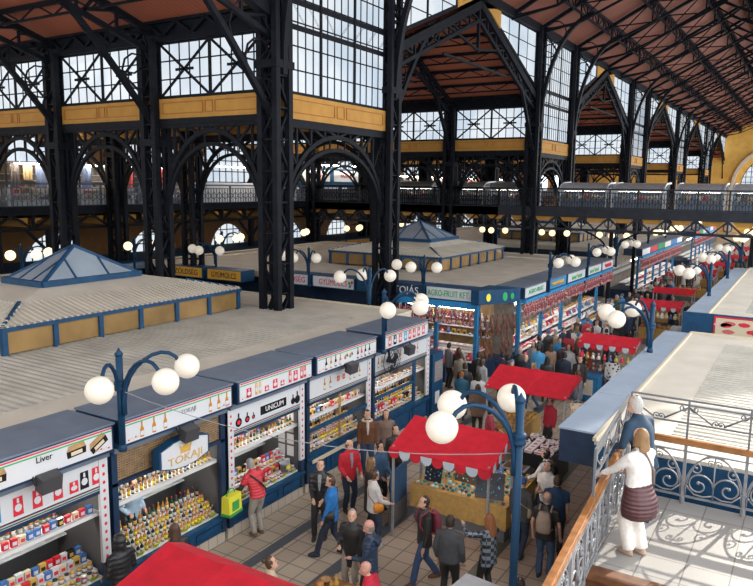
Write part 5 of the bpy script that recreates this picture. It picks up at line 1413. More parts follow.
# ================================================================= people
SOFT = []
def soft(mb, name, mats, parent, vox=.02, it=4):
    o = mb.build(name, mats, parent, True)
    r = o.modifiers.new('r', 'REMESH'); r.mode = 'VOXEL'; r.voxel_size = vox; r.use_smooth_shade = True
    s_ = o.modifiers.new('s', 'SMOOTH'); s_.factor = .5; s_.iterations = it
    SOFT.append(o); return o
def bake_soft():
    bpy.context.view_layer.update(); dg = bpy.context.evaluated_depsgraph_get(); done = []
    for o in SOFT:
        me = bpy.data.meshes.new_from_object(o.evaluated_get(dg)); me.name = o.name; done.append((o, me))
    for o, me in done:
        mats = [m for m in o.data.materials]; o.modifiers.clear(); o.data = me
        if not len(me.materials):
            for m in mats: me.materials.append(m)
        me.polygons.foreach_set('use_smooth', [True]*len(me.polygons))
    SOFT.clear()
def ik(a, b, l1, l2, pole):
    a, b, pole = Vector(a), Vector(b), Vector(pole); d = b-a; L = min(d.length, (l1+l2)*.995); d.normalize()
    x = (l1*l1-l2*l2+L*L)/(2*L); h = sqrt(max(0, l1*l1-x*x)); p = (pole-d*pole.dot(d)).normalized()
    return a+d*x+p*h, a+d*L
HAIR = {'black':(.012,.010,.010),'brown':(.07,.035,.018),'dark':(.03,.018,.012),'blond':(.21,.115,.045),'grey':(.30,.29,.28),'white':(.34,.33,.31),'red':(.20,.06,.02),'ginger':(.25,.09,.03),'bald':(.22,.19,.17)}
def person(x, y, z, rz, label, h=1.74, top=(.02,.02,.025), legs=(.03,.04,.07), shoe=(.02,.02,.02), hair='dark', hstyle='short', lh=(-.22,.06,.80), rh=(.22,.06,.80),
           lean=0.0, lf=(-.1,.0), rf=(.1,.0), hem=.80, wid=1.08, near=True, legw=1.0, head=(0,0), sleeve=1.0, skin='skin', inner=None, group=None, tmat=None, neck_open=False, long_coat=False, name='person'):
    """figure facing local +Y: one continuous body, clothing and hair as parts"""
    k = empty(name, (x, y, z), rz, label, 'person', group); s = h/1.74; vox = .018 if near else .032
    cl, sl = cos(lean), sin(lean)
    T = lambda p: (p[0]*s, (p[1]*cl+(p[2]-.92)*sl)*s, (.92+(p[2]-.92)*cl-p[1]*sl)*s)      # bends the torso at the hips
    def Tl(rings): return [(*(T((cx,cy,cz))), rx*s*wid, ry*s*wid) for cx, cy, cz, rx, ry in rings]
    sh = [T((sg*.178*wid,0,1.375)) for sg in (-1, 1)]
    hands = [tuple(c*s for c in lh), tuple(c*s for c in rh)]
    arms = []
    for i, sg in enumerate((-1, 1)):
        e, w_ = ik(sh[i], hands[i], .29*s, .26*s, (sg*.5,-1,-.25)); arms.append((Vector(sh[i]), e, w_))
    hips = [Vector((sg*.088*s, 0, .90*s)) for sg in (-1, 1)]; leg = []
    for i, ft in enumerate((lf, rf)):
        zf = (ft[2] if len(ft) > 2 else 0)
        kn, an = ik(hips[i], (ft[0]*s, ft[1]*s, (.085+zf)*s), .435*s, .41*s, ((-1,1)[i]*.1,1,0)); leg.append((hips[i], kn, an))
    hy, hp = head
    hc = Vector(T((0,.025,1.605))); Rm = Matrix.Rotation(hy, 3, 'Z') @ Matrix.Rotation(-hp-lean*.3, 3, 'X')
    Hd = lambda p: tuple(hc+Rm@(Vector(p)*s))
    # --- body
    b = MB()
    b.loft(Tl([(0,0,.86,.13,.095),(0,0,.98,.135,.095),(0,0,1.1,.12,.085),(0,0,1.25,.14,.09),(0,0,1.38,.13,.08),(0,0,1.44,.06,.06)]), 12)
    b.tube([T((0,-.01,1.38)), T((0,.0,1.46)), tuple(hc-Vector((0,.0,.05*s)))], [.062*s,.052*s,.05*s], 10)
    hb = MB(); hb.lathe([(.012,-.118),(.045,-.108),(.062,-.08),(.070,-.04),(.076,.0),(.078,.04),(.068,.085),(.04,.112),(.008,.12)], n=14, sy=1.16)
    b.add([Hd((v[0], v[1]+(.012 if v[2] < -.06 else 0), v[2])) for v in hb.v], hb.f)
    if near:
        nb = MB(); nb.add([(-.013,.08,-.035),(.013,.08,-.035),(0,.118,-.03),(0,.082,.025)], [(0,1,2),(1,3,2),(3,0,2),(0,3,1)]); nb.ball((-.077,0,-.01), (.014,.022,.034), 6, 5); nb.ball((.077,0,-.01), (.014,.022,.034), 6, 5); nb.ball((0,.085,-.088), (.03,.02,.02), 6, 5)
        b.add([Hd(v) for v in nb.v], nb.f)
    for (a, e, w_) in arms:
        d = (w_-e).normalized()
        b.tube([a, e], [.04*s,.036*s], 8); b.tube([e, w_, w_+d*.03*s], [.038*s,.028*s,.028*s], 8)
    for (a, kn, an) in leg:
        b.tube([a, kn], [.065*s,.045*s], 8); b.tube([kn, an, an-Vector((0,0,.05*s))], [.045*s,.033*s,.035*s], 8)
    for i, (a, e, w_) in enumerate(arms):
        d = (w_-e).normalized(); sd = Vector((1,0,0)) if abs(d.x) < .8 else Vector((0,1,0)); sd = (sd-d*sd.dot(d)).normalized(); nr = d.cross(sd)
        if near:
            pm = w_+d*.055*s
            b.tube([w_, pm, w_+d*.095*s], [.026*s,.034*s,.03*s], 8)
            for q in range(4):
                o = sd*(.024-.016*q)*s; l = (.075,.085,.08,.062)[q]*s; c_ = nr*(.02 if i == 0 else -.02)*s
                b.tube([pm+o, w_+d*.1*s+o, w_+d*(.1*s+l*.55)+o+c_*.5, w_+d*(.1*s+l*.9)+o+c_*1.6], [.011*s,.0105*s,.0095*s,.0085*s], 6)
            th = sd*(.03*s); b.tube([w_+d*.03*s+th*.6, w_+d*.065*s+th*1.4, w_+d*.1*s+th*1.55], [.013*s,.012*s,.01*s], 6)
        else:
            b.tube([w_, w_+d*.07*s, w_+d*.15*s], [.028*s,.036*s,.022*s], 8)
    bo = soft(b, 'body', skin, k, .0125 if near else .026, 2)
    # --- trousers
    t = MB(); t.loft([(0,0,.80*s,.125*s*wid,.10*s),(0,0,.88*s,.158*s*wid,.118*s*wid),(*T((0,0,1.0)),.145*s*wid,.108*s*wid)], 12)
    for (a, kn, an) in leg:
        t.tube([a+Vector((0,0,.02*s)), a*.5+kn*.5, kn, kn*.45+an*.55, an-Vector((0,0,.01))], [.098*s*wid,.088*s*wid,.068*s*legw,.066*s*legw,.062*s*legw], 10)
    soft(t, 'trousers', cmat(legs, .85), k, vox)
    # --- jacket
    j = MB(); r0 = 1.12
    rings = [(0,0,hem,.165*r0,.118*r0),(0,0,.97,.155*r0,.112*r0),(0,0,1.1,.148*r0,.108*r0),(0,.005,1.26,.172*r0,.116*r0),(0,0,1.36,.150*r0,.10*r0),(0,-.003,1.43,.105,.085),(0,-.005,1.48,.066,.068),(0,-.005,1.50,.064,.066)]
    j.loft(Tl(rings), 14)
    for i, (a, e, w_) in enumerate(arms):
        end = e+(w_-e)*(.97 if sleeve >= 1 else .0)
        if sleeve >= 1: j.tube([Vector(T(((-1,1)[i]*.10*wid,0,1.39))), a, a*.5+e*.5, e, e*.5+end*.5, end], [.062*s,.068*s,.064*s,.057*s,.052*s,.046*s], 10)
        else: j.tube([Vector(T(((-1,1)[i]*.10*wid,0,1.39))), a, a*.35+e*.65], [.062*s,.068*s,.066*s], 10)
    soft(j, 'jacket' if sleeve >= 1 else 'shirt', tmat or cmat(top, .8), k, vox)
    # --- shoes
    for (a, kn, an) in leg:
        m = MB(); f = an-Vector((0,0,.085*s)); m.loft([(f.x,f.y+.06*s,f.z,.046*s,.13*s),(f.x,f.y+.06*s,f.z+.03*s,.047*s,.132*s),(f.x,f.y+.04*s,f.z+.065*s,.042*s,.10*s),(f.x,f.y,f.z+.1*s,.04*s,.05*s)], 10)
        m.build('shoe', cmat(shoe, .5), k, True)
    # --- hair
    hcol = cmat(HAIR[hair], .55); q = MB()
    if hstyle != 'none':
        low = {'short':-.075,'bald':-.06,'long':-.10,'bun':-.06,'medium':-.09,'hood':-.1,'cap':-.02}[hstyle]
        n, kk = 14, 7
        for i in range(n):                              # shell: high at the brow, low at the nape
            for jx in range(kk):
                def S_(ii, jj):
                    a = 2*pi*ii/n; fr = (sin(a)+1)/2      # 1 at the face
                    zl = low if fr < .4 else (low+(-.015-low)*(fr-.4)/.25 if fr < .65 else (-.015+.085*min(1, (fr-.65)/.2)))
                    zt = .131 if hstyle != 'bald' else .03
                    zz = zt+(zl-zt)*jj/kk if zt > zl else zl
                    rr = sqrt(max(.0, 1-(zz/.134)**2)) if zz > 0 else 1-.22*(zz/-.12)**2*(0 if hstyle in ('long','medium') else 1)
                    return Hd(((.086*rr)*cos(a), (.099*rr)*sin(a)-.006, zz))
                q.add([S_(i,jx), S_(i+1,jx), S_(i+1,jx+1), S_(i,jx+1)], [(0,1,2,3)])
        if hstyle in ('long', 'medium'):
            L = -.30 if hstyle == 'long' else -.17
            q = MB(); ql = MB(); ql.ball((0,-.022,.022), (.09,.096,.113), 14, 10); q.add([Hd(v) for v in ql.v], ql.f)
            ql = MB(); ql.loft([(0,-.05,.05,.085,.055),(0,-.07,-.08,.092,.045),(0,-.085,L*.6-.05,.10,.04),(0,-.085,L,.075,.03)], 12); q.add([Hd(v) for v in ql.v], ql.f)
            for sg in (-1, 1): ql = MB(); ql.loft([(sg*.066,-.01,.04,.025,.05),(sg*.083,-.005,-.09,.024,.045),(sg*.085,.01,L*.7,.022,.035)], 8); q.add([Hd(v) for v in ql.v], ql.f)
        if hstyle == 'bun': ql = MB(); ql.ball((0,-.09,.085), .045, 9, 7); q.add([Hd(v) for v in ql.v], ql.f)
        if hstyle == 'hood': pass
        if hstyle == 'cap': ql = MB(); ql.prism([(-.06,.07,.05),(.06,.07,.05),(.045,.165,.035),(-.045,.165,.035)], (0,0,.012)); q.add([Hd(v) for v in ql.v], ql.f)
        if hstyle in ('long', 'medium'): soft(q, 'hair', hcol, k, .013 if near else .02, 3)
        else: q.build('hair' if hstyle != 'cap' else 'cap', hcol if hstyle != 'cap' else cmat((.05,.12,.25)), k, True)
    if hstyle == 'hood':
        ql = MB(); ql.lathe([(.03,-.16),(.11,-.12),(.112,-.04),(.108,.05),(.08,.12),(.02,.15)], n=14, sy=1.1); hd = MB(); hd.add([Hd((v[0],v[1]-.025,v[2])) for v in ql.v], ql.f); soft(hd, 'hood', tmat or cmat(top), k, .02)
    if near:
        for sg in (-1, 1): m = MB(); m.ball(Hd((sg*.03,.083,.012)), .0095*s, 6, 5); m.build('eye', 'black', bo, True)
        m = MB(); m.bar(Hd((-.022,.089,-.062)), Hd((.022,.089,-.062)), .008*s); m.build('mouth', 'lips', bo)
    if inner:
        m = MB(); m.prism([T((-.04,.098*wid,1.44)), T((.04,.098*wid,1.44)), T((.03,.135*wid,1.24)), T((.012,.132*wid,1.1)), T((-.012,.132*wid,1.1)), T((-.03,.135*wid,1.24))], (0,.008,0)); m.build('shirt_front', cmat(inner), k)
    k['_arms'] = 0; del k['_arms']
    return k, arms, T, s
mat('lips', (.38,.12,.10), .5)
def backpack(k, T, s, col, label=None, big=1.0):
    m = MB(); m.loft([(*T((0,-.19,1.0)),.12*s*big,.07*s),(*T((0,-.22,1.06)),.15*s*big,.10*s),(*T((0,-.22,1.28)),.145*s*big,.095*s),(*T((0,-.19,1.42)),.10*s*big,.06*s)], 12); bp_ = soft(m, 'backpack', cmat(col), k, .022, 3)
    for sg in (-1, 1):
        m = MB(); m.tube([T((sg*.11,-.14,1.42)), T((sg*.115,-.02,1.485)), T((sg*.125,.11,1.40)), T((sg*.13,.135,1.22)), T((sg*.15,.02,1.05)), T((sg*.13,-.14,1.05))], .018*s, 6); m.build('strap', cmat(col), bp_)
def shoulder_bag(k, T, s, col, side=1, low=.92, strap=None):
    m = MB(); m.loft([(*T((side*.2,.03,low-.1)),.05*s,.11*s),(*T((side*.21,.03,low)),.06*s,.13*s),(*T((side*.2,.03,low+.1)),.04*s,.11*s)], 10); bg_ = m.build('bag', cmat(col), k, True)
    m = MB(); m.tube([T((side*.2,-.05,low+.08)), T((side*.05,-.14,1.2)), T((-side*.1,-.1,1.44)), T((-side*.1,.08,1.44)), T((side*.05,.14,1.2)), T((side*.2,.08,low+.08))], .011*s, 5); m.build('strap', cmat(strap or col), bg_)
D = radians
def quilt(name, col, pitch=.09):
    m, nt, b = node_mat(name, .45); tcn = nt.nodes.new('ShaderNodeTexCoord'); wv = new(nt, 'ShaderNodeTexWave', Scale=1/pitch*.32, Distortion=.4); wv.bands_direction = 'Z'
    bp = nt.nodes.new('ShaderNodeBump'); bp.inputs['Strength'].default_value = .35; bp.inputs['Distance'].default_value = .02
    nt.links.new(tcn.outputs['Object'], wv.inputs['Vector']); nt.links.new(wv.outputs['Fac'], bp.inputs['Height']); nt.links.new(bp.outputs['Normal'], b.inputs['Normal']); b.inputs['Base Color'].default_value = (*col, 1); b.inputs['Roughness'].default_value = .42
    return m
quilt('puffer_black', (.014,.015,.018)); quilt('puffer_navy', (.025,.045,.085), .07); quilt('puffer_red', (.60,.03,.045), .06); quilt('puffer_brown', (.07,.022,.025), .05)
m, nt, b = node_mat('plaid', .8); tcn = nt.nodes.new('ShaderNodeTexCoord'); ck = new(nt, 'ShaderNodeTexChecker', Scale=14.0, Color1=(.02,.025,.035,1), Color2=(.20,.23,.27,1)); nt.links.new(tcn.outputs['Object'], ck.inputs['Vector']); nt.links.new(ck.outputs[0], b.inputs['Base Color'])
m, nt, b = node_mat('spots', .8); tcn = nt.nodes.new('ShaderNodeTexCoord'); vo = new(nt, 'ShaderNodeTexVoronoi', Scale=9.0); rp = nt.nodes.new('ShaderNodeValToRGB'); rp.color_ramp.interpolation = 'CONSTANT'
rp.color_ramp.elements[0].color = (.02,.02,.02,1); rp.color_ramp.elements[1].position = .32; rp.color_ramp.elements[1].color = (.75,.74,.72,1); nt.links.new(tcn.outputs['Object'], vo.inputs['Vector']); nt.links.new(vo.outputs['Distance'], rp.inputs[0]); nt.links.new(rp.outputs[0], b.inputs['Base Color'])
Pz = person
BLK, NVY, JEAN = (.014,.014,.017), (.02,.035,.07), (.04,.08,.17)
# ---- landing couple
k, a, T, s = Pz(-1.60, 8.92, ZL, D(62), 'woman on the landing in white top and trousers, brown quilted jacket tied round her waist', 1.66, (.70,.68,.65), (.72,.68,.62), (.42,.30,.22), 'blond', 'medium', lh=(-.22,.44,.99), rh=(.24,.34,.99), lf=(-.07,.03), rf=(.10,-.04), hem=.93, wid=1.12, legw=1.3)
m = MB(); m.loft([(0,-.03,.56*s,.25*s,.20*s),(0,-.04,.66*s,.275*s,.215*s),(0,-.03,.80*s,.255*s,.20*s),(0,0,.96*s,.20*s,.155*s),(0,0,1.03*s,.175*s,.135*s)], 16); soft(m, 'tied_jacket', 'puffer_brown', k, .02, 3)
m = MB(); m.tube([T((.16,-.10,1.0)), T((.09,-.14,1.2)), T((-.04,-.105,1.44)), T((-.1,.05,1.45))], .018, 6); m.build('strap', cmat((.16,.12,.10)), k)
m = MB(); m.ball(tuple(a[0][2]), .034, 8, 6); m.build('wristwatch', 'steel', k)
Pz(-1.72, 9.86, ZL, D(62), 'grey haired man on the landing in a navy jacket leaning on the railing', 1.80, (.010,.034,.066), (.05,.055,.07), (.02,.04,.10), 'white', 'short', lh=(-.22,.36,1.0), rh=(.16,.34,1.0), lean=.26, hem=.78, wid=1.1, head=(D(20),-.15))
# ---- near the shops
k, a, T, s = Pz(-9.42, 7.3, 0, D(85), 'person in a black hooded jacket at the nearest shop counter', 1.72, tmat=M['puffer_black'], hair='black', hstyle='hood', lh=(-.2,.2,.95), rh=(.2,.2,.95))
Pz(-8.98, 8.1, 0, D(80), 'dark haired person in black behind the nearest red canopy at the wine shop', 1.70, BLK, BLK, hair='brown', hstyle='medium')
Pz(-10.96, 8.85, .25, D(-90), 'shopkeeper in a light blue shirt behind the wine shop counter', 1.55, (.34,.47,.60), NVY, hair='dark', lh=(-.22,.10,.98), rh=(.2,.10,.98), name='person')
k, a, T, s = Pz(-9.70, 11.08, 0, D(82), 'man in a red quilted vest with black sleeves leaning over the shop counter', 1.72, tmat=M['puffer_red'], legs=(.32,.29,.25), shoe=(.16,.10,.06), hair='grey', hstyle='short', lean=.32, lh=(-.3,.42,.98), rh=(.3,.42,.98), hem=.88, sleeve=.6)
m = MB()
for (p, e, w_) in a: m.tube([p*.75+e*.25, e, w_], [.058,.056,.046], 9)
soft(m, 'sleeve', cmat(BLK), k, .02); m = MB(); m.tube([T((-.16,-.10,1.40)), T((0,-.16,1.2)), T((.16,-.13,1.0))], .02, 6); m.build('strap', 'black', k)
k, a, T, s = Pz(-8.5, 11.72, 0, D(-155), 'young man in a glossy black puffer jacket looking down at his hands', 1.76, tmat=M['puffer_black'], legs=BLK, hair='brown', lh=(-.10,.30,.98), rh=(.10,.30,.98), hem=.88, wid=1.1, head=(0,-.35), rf=(.12,.08), inner=(.3,.3,.3))
k, a, T, s = Pz(-7.85, 11.2, 0, D(118), 'man in a bright blue jacket stepping left past the man in black', 1.74, (.015,.16,.46), (.02,.03,.055), (.02,.03,.05), 'brown', 'short', lh=(-.2,.16,.82), rh=(.22,.0,.80), lf=(-.08,.30), rf=(.09,-.28,.05), head=(D(10),-.1)); shoulder_bag(k, T, s, BLK, -1, .95)
k, a, T, s = Pz(-8.7, 13.1, 0, D(-118), 'man in a red and black outdoor jacket standing by the divided shop window', 1.74, (.50,.015,.03), (.02,.03,.055), (.08,.04,.02), 'brown', 'bald', lh=(-.16,.30,1.0), rh=(.18,.24,.95), hem=.78, inner=(.25,.27,.30), head=(D(25),-.15))
Pz(-8.15, 13.55, 0, D(-105), 'woman in a denim jacket with dark hair tied back beside the man in red', 1.64, (.05,.12,.22), BLK, hair='dark', hstyle='bun', lh=(-.15,.25,.95), rh=(.15,.25,.95), head=(0,-.3))
k, a, T, s = Pz(-9.5, 15.15, 0, D(-140), 'man in a brown shearling coat with a cream collar by the last shop window', 1.76, (.13,.05,.02), (.03,.06,.12), hair='black', inner=(.55,.48,.40), hem=.82); m = MB(); m.path(arc(T((0,.0,1.45)), .12, 0, 360, 12, (1,0,0), (0,1,0)), .06); soft(m, 'collar', cmat((.6,.53,.43)), k, .02)
Pz(-9.22, 15.62, 0, D(-140), 'long haired woman in a taupe coat next to the man in brown shearling', 1.68, (.20,.13,.10), BLK, hair='dark', hstyle='long', hem=.7)
Pz(-8.35, 14.6, 0, D(-120), 'dark haired man in a black suit jacket behind the jewellery stall canopy', 1.72, BLK, BLK, hair='black', inner=(.35,.42,.5), head=(0,-.3))
k, a, T, s = Pz(-7.82, 12.62, 0, D(-40), 'long blond haired woman in a long black coat by the jewellery stall', 1.66, BLK, BLK, hair='blond', hstyle='long', hem=.45)
k, a, T, s = Pz(-7.38, 12.05, 0, D(-35), 'woman in a white sweater with an orange shoulder bag at the jewellery stall', 1.66, (.62,.60,.57), (.025,.035,.06), (.5,.5,.5), 'brown', 'bun', lh=(-.18,.3,.98), rh=(.15,.3,.98)); shoulder_bag(k, T, s, (.62,.22,.02), 1, .95, (.3,.1,.03))
Pz(-6.72, 10.25, 0, D(-172), 'grey haired person in a long black coat facing the bald man', 1.70, BLK, (.3,.25,.2), (.05,.05,.05), 'grey', 'short', lh=(-.2,.1,.8), rh=(.12,.3,1.1), hem=.62, head=(D(20),-.25))
k, a, T, s = Pz(-6.17, 9.98, 0, D(112), 'bald man in a navy quilted jacket talking to the grey haired person', 1.74, tmat=M['puffer_navy'], legs=BLK, hair='bald', hstyle='bald', skin='skin_pink', lh=(-.12,.3,1.05), rh=(.22,.1,.85), hem=.72, wid=1.12, head=(0,-.1))
m = MB(); m.loft([(*T((0,-.10,1.42)),.13*s,.07*s),(*T((0,-.15,1.36)),.12*s,.06*s),(*T((0,-.14,1.26)),.05*s,.03*s)], 10); soft(m, 'hood', 'puffer_navy', k, .02)
k, a, T, s = Pz(-5.78, 11.3, 0, D(135), 'man in a black jacket with a dark red backpack walking past the mustard cloth', 1.78, BLK, JEAN, (.12,.05,.03), 'dark', 'short', lf=(-.1,.25), rf=(.1,-.3,.05), lh=(-.24,.1,.8), rh=(.26,.02,.8), head=(0,-.3)); backpack(k, T, s, (.20,.03,.05))
Pz(-5.08, 10.9, 0, D(8), 'man in a charcoal sweater seen from behind next to the pale chest', 1.74, (.055,.058,.065), BLK, hair='dark', hstyle='short', hem=.86, lh=(-.24,.08,.86), rh=(.24,.08,.86), wid=1.08)
k, a, T, s = Pz(-4.55, 11.45, 0, D(70), 'woman with long red hair in a plaid shirt reaching up to the jewellery stall', 1.68, tmat=M['plaid'], legs=BLK, hair='ginger', hstyle='long', lh=(-.30,.38,1.45), rh=(.10,.36,1.12), hem=.74, head=(0,.2))
Pz(-6.95, 8.2, 0, D(-50), 'person with a hair bun in a cream jacket beside the nearest red canopy', 1.66, (.50,.42,.30), BLK, hair='brown', hstyle='bun', head=(0,-.4))
Pz(-5.38, 8.9, 0, D(100), 'bald man in a red jacket bending over the small toy table', 1.70, (.55,.02,.05), BLK, hair='bald', hstyle='none', skin='skin_pink', lean=.25, lh=(-.25,.30,1.0), rh=(.2,.30,1.0), head=(0,-.3))
Pz(-3.35, 9.75, 0, D(15), 'dark haired person in black passing under the tall lamp post by the stairs', 1.66, BLK, BLK, hair='black', head=(0,-.3))
k, a, T, s = Pz(-3.92, 12.75, 0, D(5), 'man in a black t-shirt with a beige backpack next to the stair rail', 1.76, BLK, (.05,.09,.17), hair='bald', hstyle='bald', sleeve=.6, lh=(-.26,.08,.85), rh=(.26,.08,.85)); backpack(k, T, s, (.34,.25,.19))
Pz(-4.02, 13.7, 0, D(10), 'man in a navy t-shirt ahead of the beige backpack', 1.74, (.015,.05,.11), BLK, hair='brown', hstyle='short', sleeve=.6, wid=1.1)
k, a, T, s = Pz(-4.62, 13.3, 0, D(-5), 'white capped person in a grey jacket with a beige bag by the jewellery stall', 1.72, (.07,.068,.065), (.03,.04,.07), (.04,.04,.04), 'white', 'cap', lf=(-.1,.15), rf=(.1,-.18,.03)); shoulder_bag(k, T, s, (.38,.30,.22), 1, 1.0)
Pz(-4.45, 14.45, 0, D(165), 'black haired person in a white t-shirt looking down at a phone', 1.70, (.72,.70,.66), NVY, hair='black', sleeve=.6, lh=(-.06,.3,1.12), rh=(.06,.3,1.12), head=(0,-.5))
k, a, T, s = Pz(-4.72, 15.15, 0, D(80), 'person in a white sweater with a black backpack at the small folding table', 1.68, (.70,.68,.66), NVY, hair='black', lh=(-.2,.35,.98), rh=(.15,.35,.98), head=(0,-.5)); backpack(k, T, s, BLK)
Pz(-5.98, 19.35, 0, D(150), 'person in a dark red top under the second red canopy', 1.62, (.42,.02,.04), BLK, hair='brown', hstyle='short')
k, a, T, s = Pz(-7.0, 17.35, 0, D(-60), 'stallholder in a red apron behind the wooden ware', 1.68, (.32,.03,.05), NVY, hair='dark', lh=(-.2,.3,1.0), rh=(.2,.3,1.0), inner=(.6,.58,.55))
Pz(-6.55, 24.3, 0, D(175), 'man in a dark waistcoat standing alone in the aisle before the souvenir stall', 1.76, (.035,.03,.028), (.05,.08,.14), hair='brown', inner=(.3,.3,.3))
Pz(-5.72, 25.45, 0, D(10), 'woman in a white blouse with black spots at the right hand souvenir stall', 1.68, tmat=M['spots'], legs=BLK, hair='black', hstyle='medium')
Pz(-5.25, 39.6, 0, D(175), 'person in a black jacket and light jeans walking up the far aisle', 1.76, BLK, (.14,.22,.34), hair='dark', lf=(-.1,.2), rf=(.1,-.2,.03), near=False)
bake_soft()
mats_skin = None
# ---- crowd: a few poses, individually dressed copies
PROTO = []
for i, kw in enumerate((dict(hstyle='short', hair='dark'), dict(hstyle='long', hair='brown', hem=.7, h=1.66), dict(hstyle='short', hair='black', lf=(-.1,.2), rf=(.1,-.22,.03), wid=1.06), dict(hstyle='bun', hair='brown', h=1.64, lh=(-.12,.3,1.0), rh=(.14,.3,1.05)), dict(hstyle='medium', hair='blond', h=1.66, lf=(-.1,-.2,.03), rf=(.1,.22)), dict(hstyle='bald', hair='grey', wid=1.1), dict(hstyle='cap', hair='dark', head=(.3,-.2)))):
    k, a, T, s = person(0, 0, 0, 0, '', near=False, name='person', **kw); PROTO.append(k)
bake_soft()
USED = set()
def clone(i, x, y, rz, label, cols, group=None, sc=1.0):
    o = PROTO[i] if i not in USED else None
    if o is None:
        o = PROTO[i].copy(); COL.objects.link(o)
        for ch in PROTO[i].children: c = ch.copy(); COL.objects.link(c); c.parent = o
    USED.add(i)
    o.location = (x, y, 0); o.rotation_euler = (0,0,rz); o.scale = (sc,)*3
    o['label'] = label; o['category'] = 'person'
    if group: o['group'] = group
    elif 'group' in o: del o['group']
    for c in o.children:
        kind = c.name.split('.')[0]
        m_ = {'jacket':cols[0],'trousers':cols[1],'hair':HAIR.get(cols[2]) if len(cols) > 2 else None}.get(kind)
        if m_:
            c.material_slots[0].link = 'OBJECT'; c.material_slots[0].material = cmat(m_, .8)
    return o
CR = [ # the crowd before the green lettered bay and in the cross passage
 (0,-9.05,23.4,.3,'person in dark navy among the crowd, behind the left end of the second red canopy',(NVY,BLK,'black')),
 (0,-8.72,23.1,.6,'black haired person in black left of the blue capped man',(BLK,BLK,'black')),
 (6,-8.38,22.6,2.9,'blue capped person facing the camera behind the second red canopy',((.05,.10,.17),NVY)),
 (5,-8.78,24.4,.2,'grey haired person in a dark coat facing the pepper stall',(BLK,NVY,'grey')),
 (5,-8.22,23.5,3.0,'bald person in a dark sweater facing the camera in the crowd',((.025,.035,.055),JEAN,'grey')),
 (2,-8.35,25.2,.5,'person in a light blue hooded top at the pepper stall',((.06,.28,.52),NVY,'dark')),
 (4,-7.72,22.9,2.4,'blond woman in a pale top behind the second red canopy',((.55,.50,.44),JEAN,'blond')),
 (1,-7.62,24.0,.4,'dark haired person in a black leather jacket seen from behind',(BLK,BLK,'black')),
 (2,-7.2,24.6,.1,'broad person in a navy hooded jacket seen from behind',((.015,.03,.06),BLK,'black')),
 (1,-8.15,26.0,.8,'brown haired woman in a tan top at the counter of goods',((.35,.22,.15),BLK,'brown')),
 (3,-7.85,26.6,.7,'woman with tied hair in a dark top near the counter of goods',((.08,.05,.05),BLK,'dark')),
 (0,-8.9,26.9,1.2,'person in black close to the pepper stall counter',(BLK,NVY,'dark')),
 (0,-11.3,23.7,-.6,'person in a grey hooded jacket at the green capital sign stall',((.16,.17,.18),BLK,'black')),
 (1,-10.8,23.5,-.2,'long haired person in dark clothes beside the grey hooded jacket',((.05,.04,.04),BLK,'brown')),
 (2,-10.25,22.5,.1,'person in a beige fur trimmed coat walking in the cross passage',((.30,.25,.19),BLK,'brown')),
 (0,-9.75,22.9,.2,'person in black with a shopping bag in the cross passage',(BLK,BLK,'dark')),
 (4,-9.4,22.4,-.4,'person in a pale grey jacket in the cross passage',((.40,.41,.42),NVY,'brown')),
 (3,-9.3,20.5,.2,'woman in a teal coat with orange hair near the corner cabinet',((.02,.10,.17),(.02,.06,.12),'ginger')),
 (4,-8.75,20.6,.2,'person in a white jacket by the second red canopy',((.60,.60,.60),JEAN,'dark')),
 (1,-8.2,19.3,.3,'long haired woman in a brown jacket between the tall lamp globes',((.16,.10,.07),BLK,'brown')),
 (2,-9.5,21.2,.3,'person in a black coat in the middle of the cross passage',(BLK,BLK,'dark')),
 (0,-6.05,22.3,1.4,'person in jeans walking behind the second red canopy',((.10,.12,.15),JEAN,'brown')),
 (2,-4.6,38.6,3.0,'person in a black coat with a pale strap beside the couple in the far aisle',(BLK,BLK,'black')),
 (0,-4.35,36.6,2.2,'person in black carrying a bag near the meat picture sign',(BLK,(.02,.02,.03),'black')),
 (1,-4.3,34.6,2.6,'woman with brown hair in a brown coat near the meat picture sign',((.12,.05,.03),BLK,'brown')),
 (4,-5.0,34.3,.3,'person in a white jacket in front of the loaf stall',((.6,.6,.6),NVY,'dark')),
 (0,-5.9,38.9,2.8,'person in a dark coat behind the couple in the far aisle',(BLK,NVY,'black')),
]
OCC = [(c[1],c[2]) for c in CR]+[(o.location.x,o.location.y) for o in bpy.data.objects if o.parent is None and o.name.startswith('person')]
STB = [(-6.95,-4.95,25.3,26.5),(-6.95,-5,35.2,36.3),(-7.2,-5.15,40.1,41.2),(-7.9,-5.3,51,52.2),(-7,-4.8,57,58.2),(-6.6,-4.4,64,65.2),(-6.4,-4.2,74,75.3)]
for c in CR: clone(c[0], c[1], c[2], c[3], c[4], c[5])
rp_ = random.Random(5); PAL = [(BLK,'black'),(NVY,'navy'),((.30,.30,.31),'grey'),((.40,.03,.05),'red'),((.03,.20,.42),'blue'),((.34,.26,.18),'tan'),((.62,.61,.59),'white'),((.07,.09,.05),'olive'),((.10,.05,.03),'brown')]
ZONE = [(-9.0,-6.95,25.8,29,10,'before the first pepper garlands'),(-9.0,-7.2,27.5,42,34,'near the second block counters'),(-9.0,-7.4,43,58,26,'just beyond the gallery bridge'),(-4.9,-3.9,42,58,6,'right of the aisle beyond the bridge'),(-9.0,-4.2,59,64,12,'in the distant aisle'),(-9.0,-4.2,67,74,9,'at the far end of the aisle')]
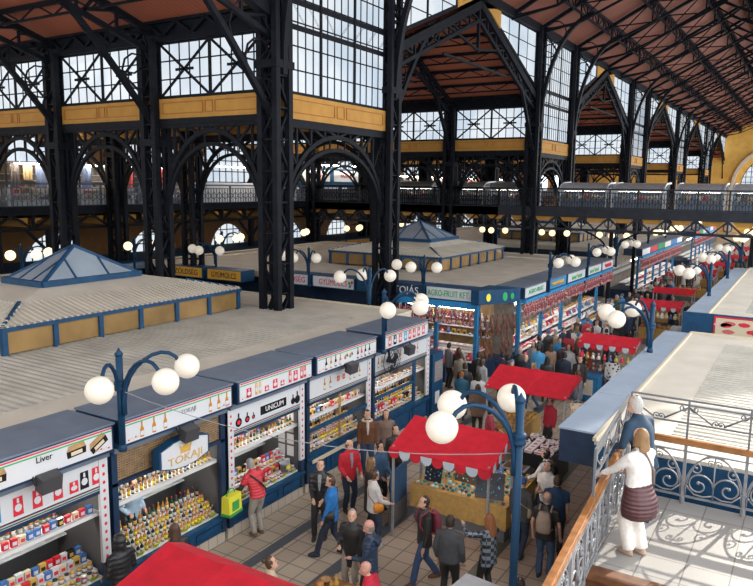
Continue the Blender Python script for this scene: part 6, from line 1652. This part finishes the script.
for (x0,x1,y0,y1,n_,wh_) in ZONE:
    for i in range(n_):
        for tr in range(40):
            X_, Y_ = rp_.uniform(x0,x1), rp_.uniform(y0,y1)
            if all((X_-a)**2+(Y_-b)**2 > .36 for a, b in OCC) and not any(a-.35 < X_ < b+.35 and c-.35 < Y_ < d+.6 for a, b, c, d in STB): break
        else: continue
        OCC.append((X_, Y_))
        (c_, cn) = PAL[rp_.choice((0,0,0,1,1,2,3,4,5,6,7,8))]
        clone(rp_.randrange(len(PROTO)), X_, Y_, rp_.uniform(0,6.28), 'person in a %s top in the crowd %s' % (cn, wh_), (c_, rp_.choice((BLK,NVY,JEAN)), rp_.choice(('black','brown','dark','blond','grey'))), 'people in %s tops %s' % (cn, wh_), rp_.uniform(.95,1.05))
# shopping bag and bucket by the red vest
e = empty('shopping_bag', (-9.93, 10.50, .66), .1, 'yellow and green shopping bag resting on the counter beside the red vest', 'bag')
m = MB(); m.prism([(-.10,-.2,0),(.12,-.2,0),(.10,-.2,.42),(-.08,-.2,.42)], (0,.42,0)); m.build('body', 'yellow_tag', e); m = MB(); m.ab(-.11,-.21,0,.13,.23,.06); m.ab(.115,-.1,.1,.125,.12,.3); m.build('trim_band', cmat((.05,.35,.08)), e)
m = MB(); m.path(arc((0,0,.42), .13, 0, 180, 8, (0,1,0)), .02); m.build('handle', cmat((.05,.35,.08)), e)
e = empty('bucket', (-10.19, 12.6, .80), 0, 'pale plastic bucket with a yellow label on the counter by the red vest', 'bucket'); MB().lathe([(.09,0),(.12,.22),(.13,.22),(.12,.2),(.08,.02)], (0,0,0), 14).build('body', 'cloud_grey', e, True); MB().ab(.095,-.05,.08,.125,.05,.17).build('label_patch', 'yellow_tag', e)
# cable from the first lamp to the tall lamp
pts = [(-9.58+6.3*t, 7.65+1.3*t*1.0, 4.05-1.0*4*t*(1-t)*.35-.15*t) for t in [i/14 for i in range(15)]]
o = MB().tube(pts, .007, 5).build('cable', 'cloud_grey'); prop(o, 'pale cable strung across the aisle from the first lamp post to the tall lamp post', 'cable')
# ================================================================= low sun through a high side window onto the landing
l = bpy.data.lights.new('sun_shaft', 'SPOT'); l.energy = 115000; l.color = (1,.93,.82); l.spot_size = radians(13); l.spot_blend = .35; l.shadow_soft_size = .16
o = bpy.data.objects.new('sun_shaft', l); COL.objects.link(o)
tgt = Vector((.1, 10.2, ZL)); src = tgt+Vector((.35,1.63,.95))*17; o.location = src
o.rotation_euler = (tgt-src).to_track_quat('-Z', 'Y').to_euler()
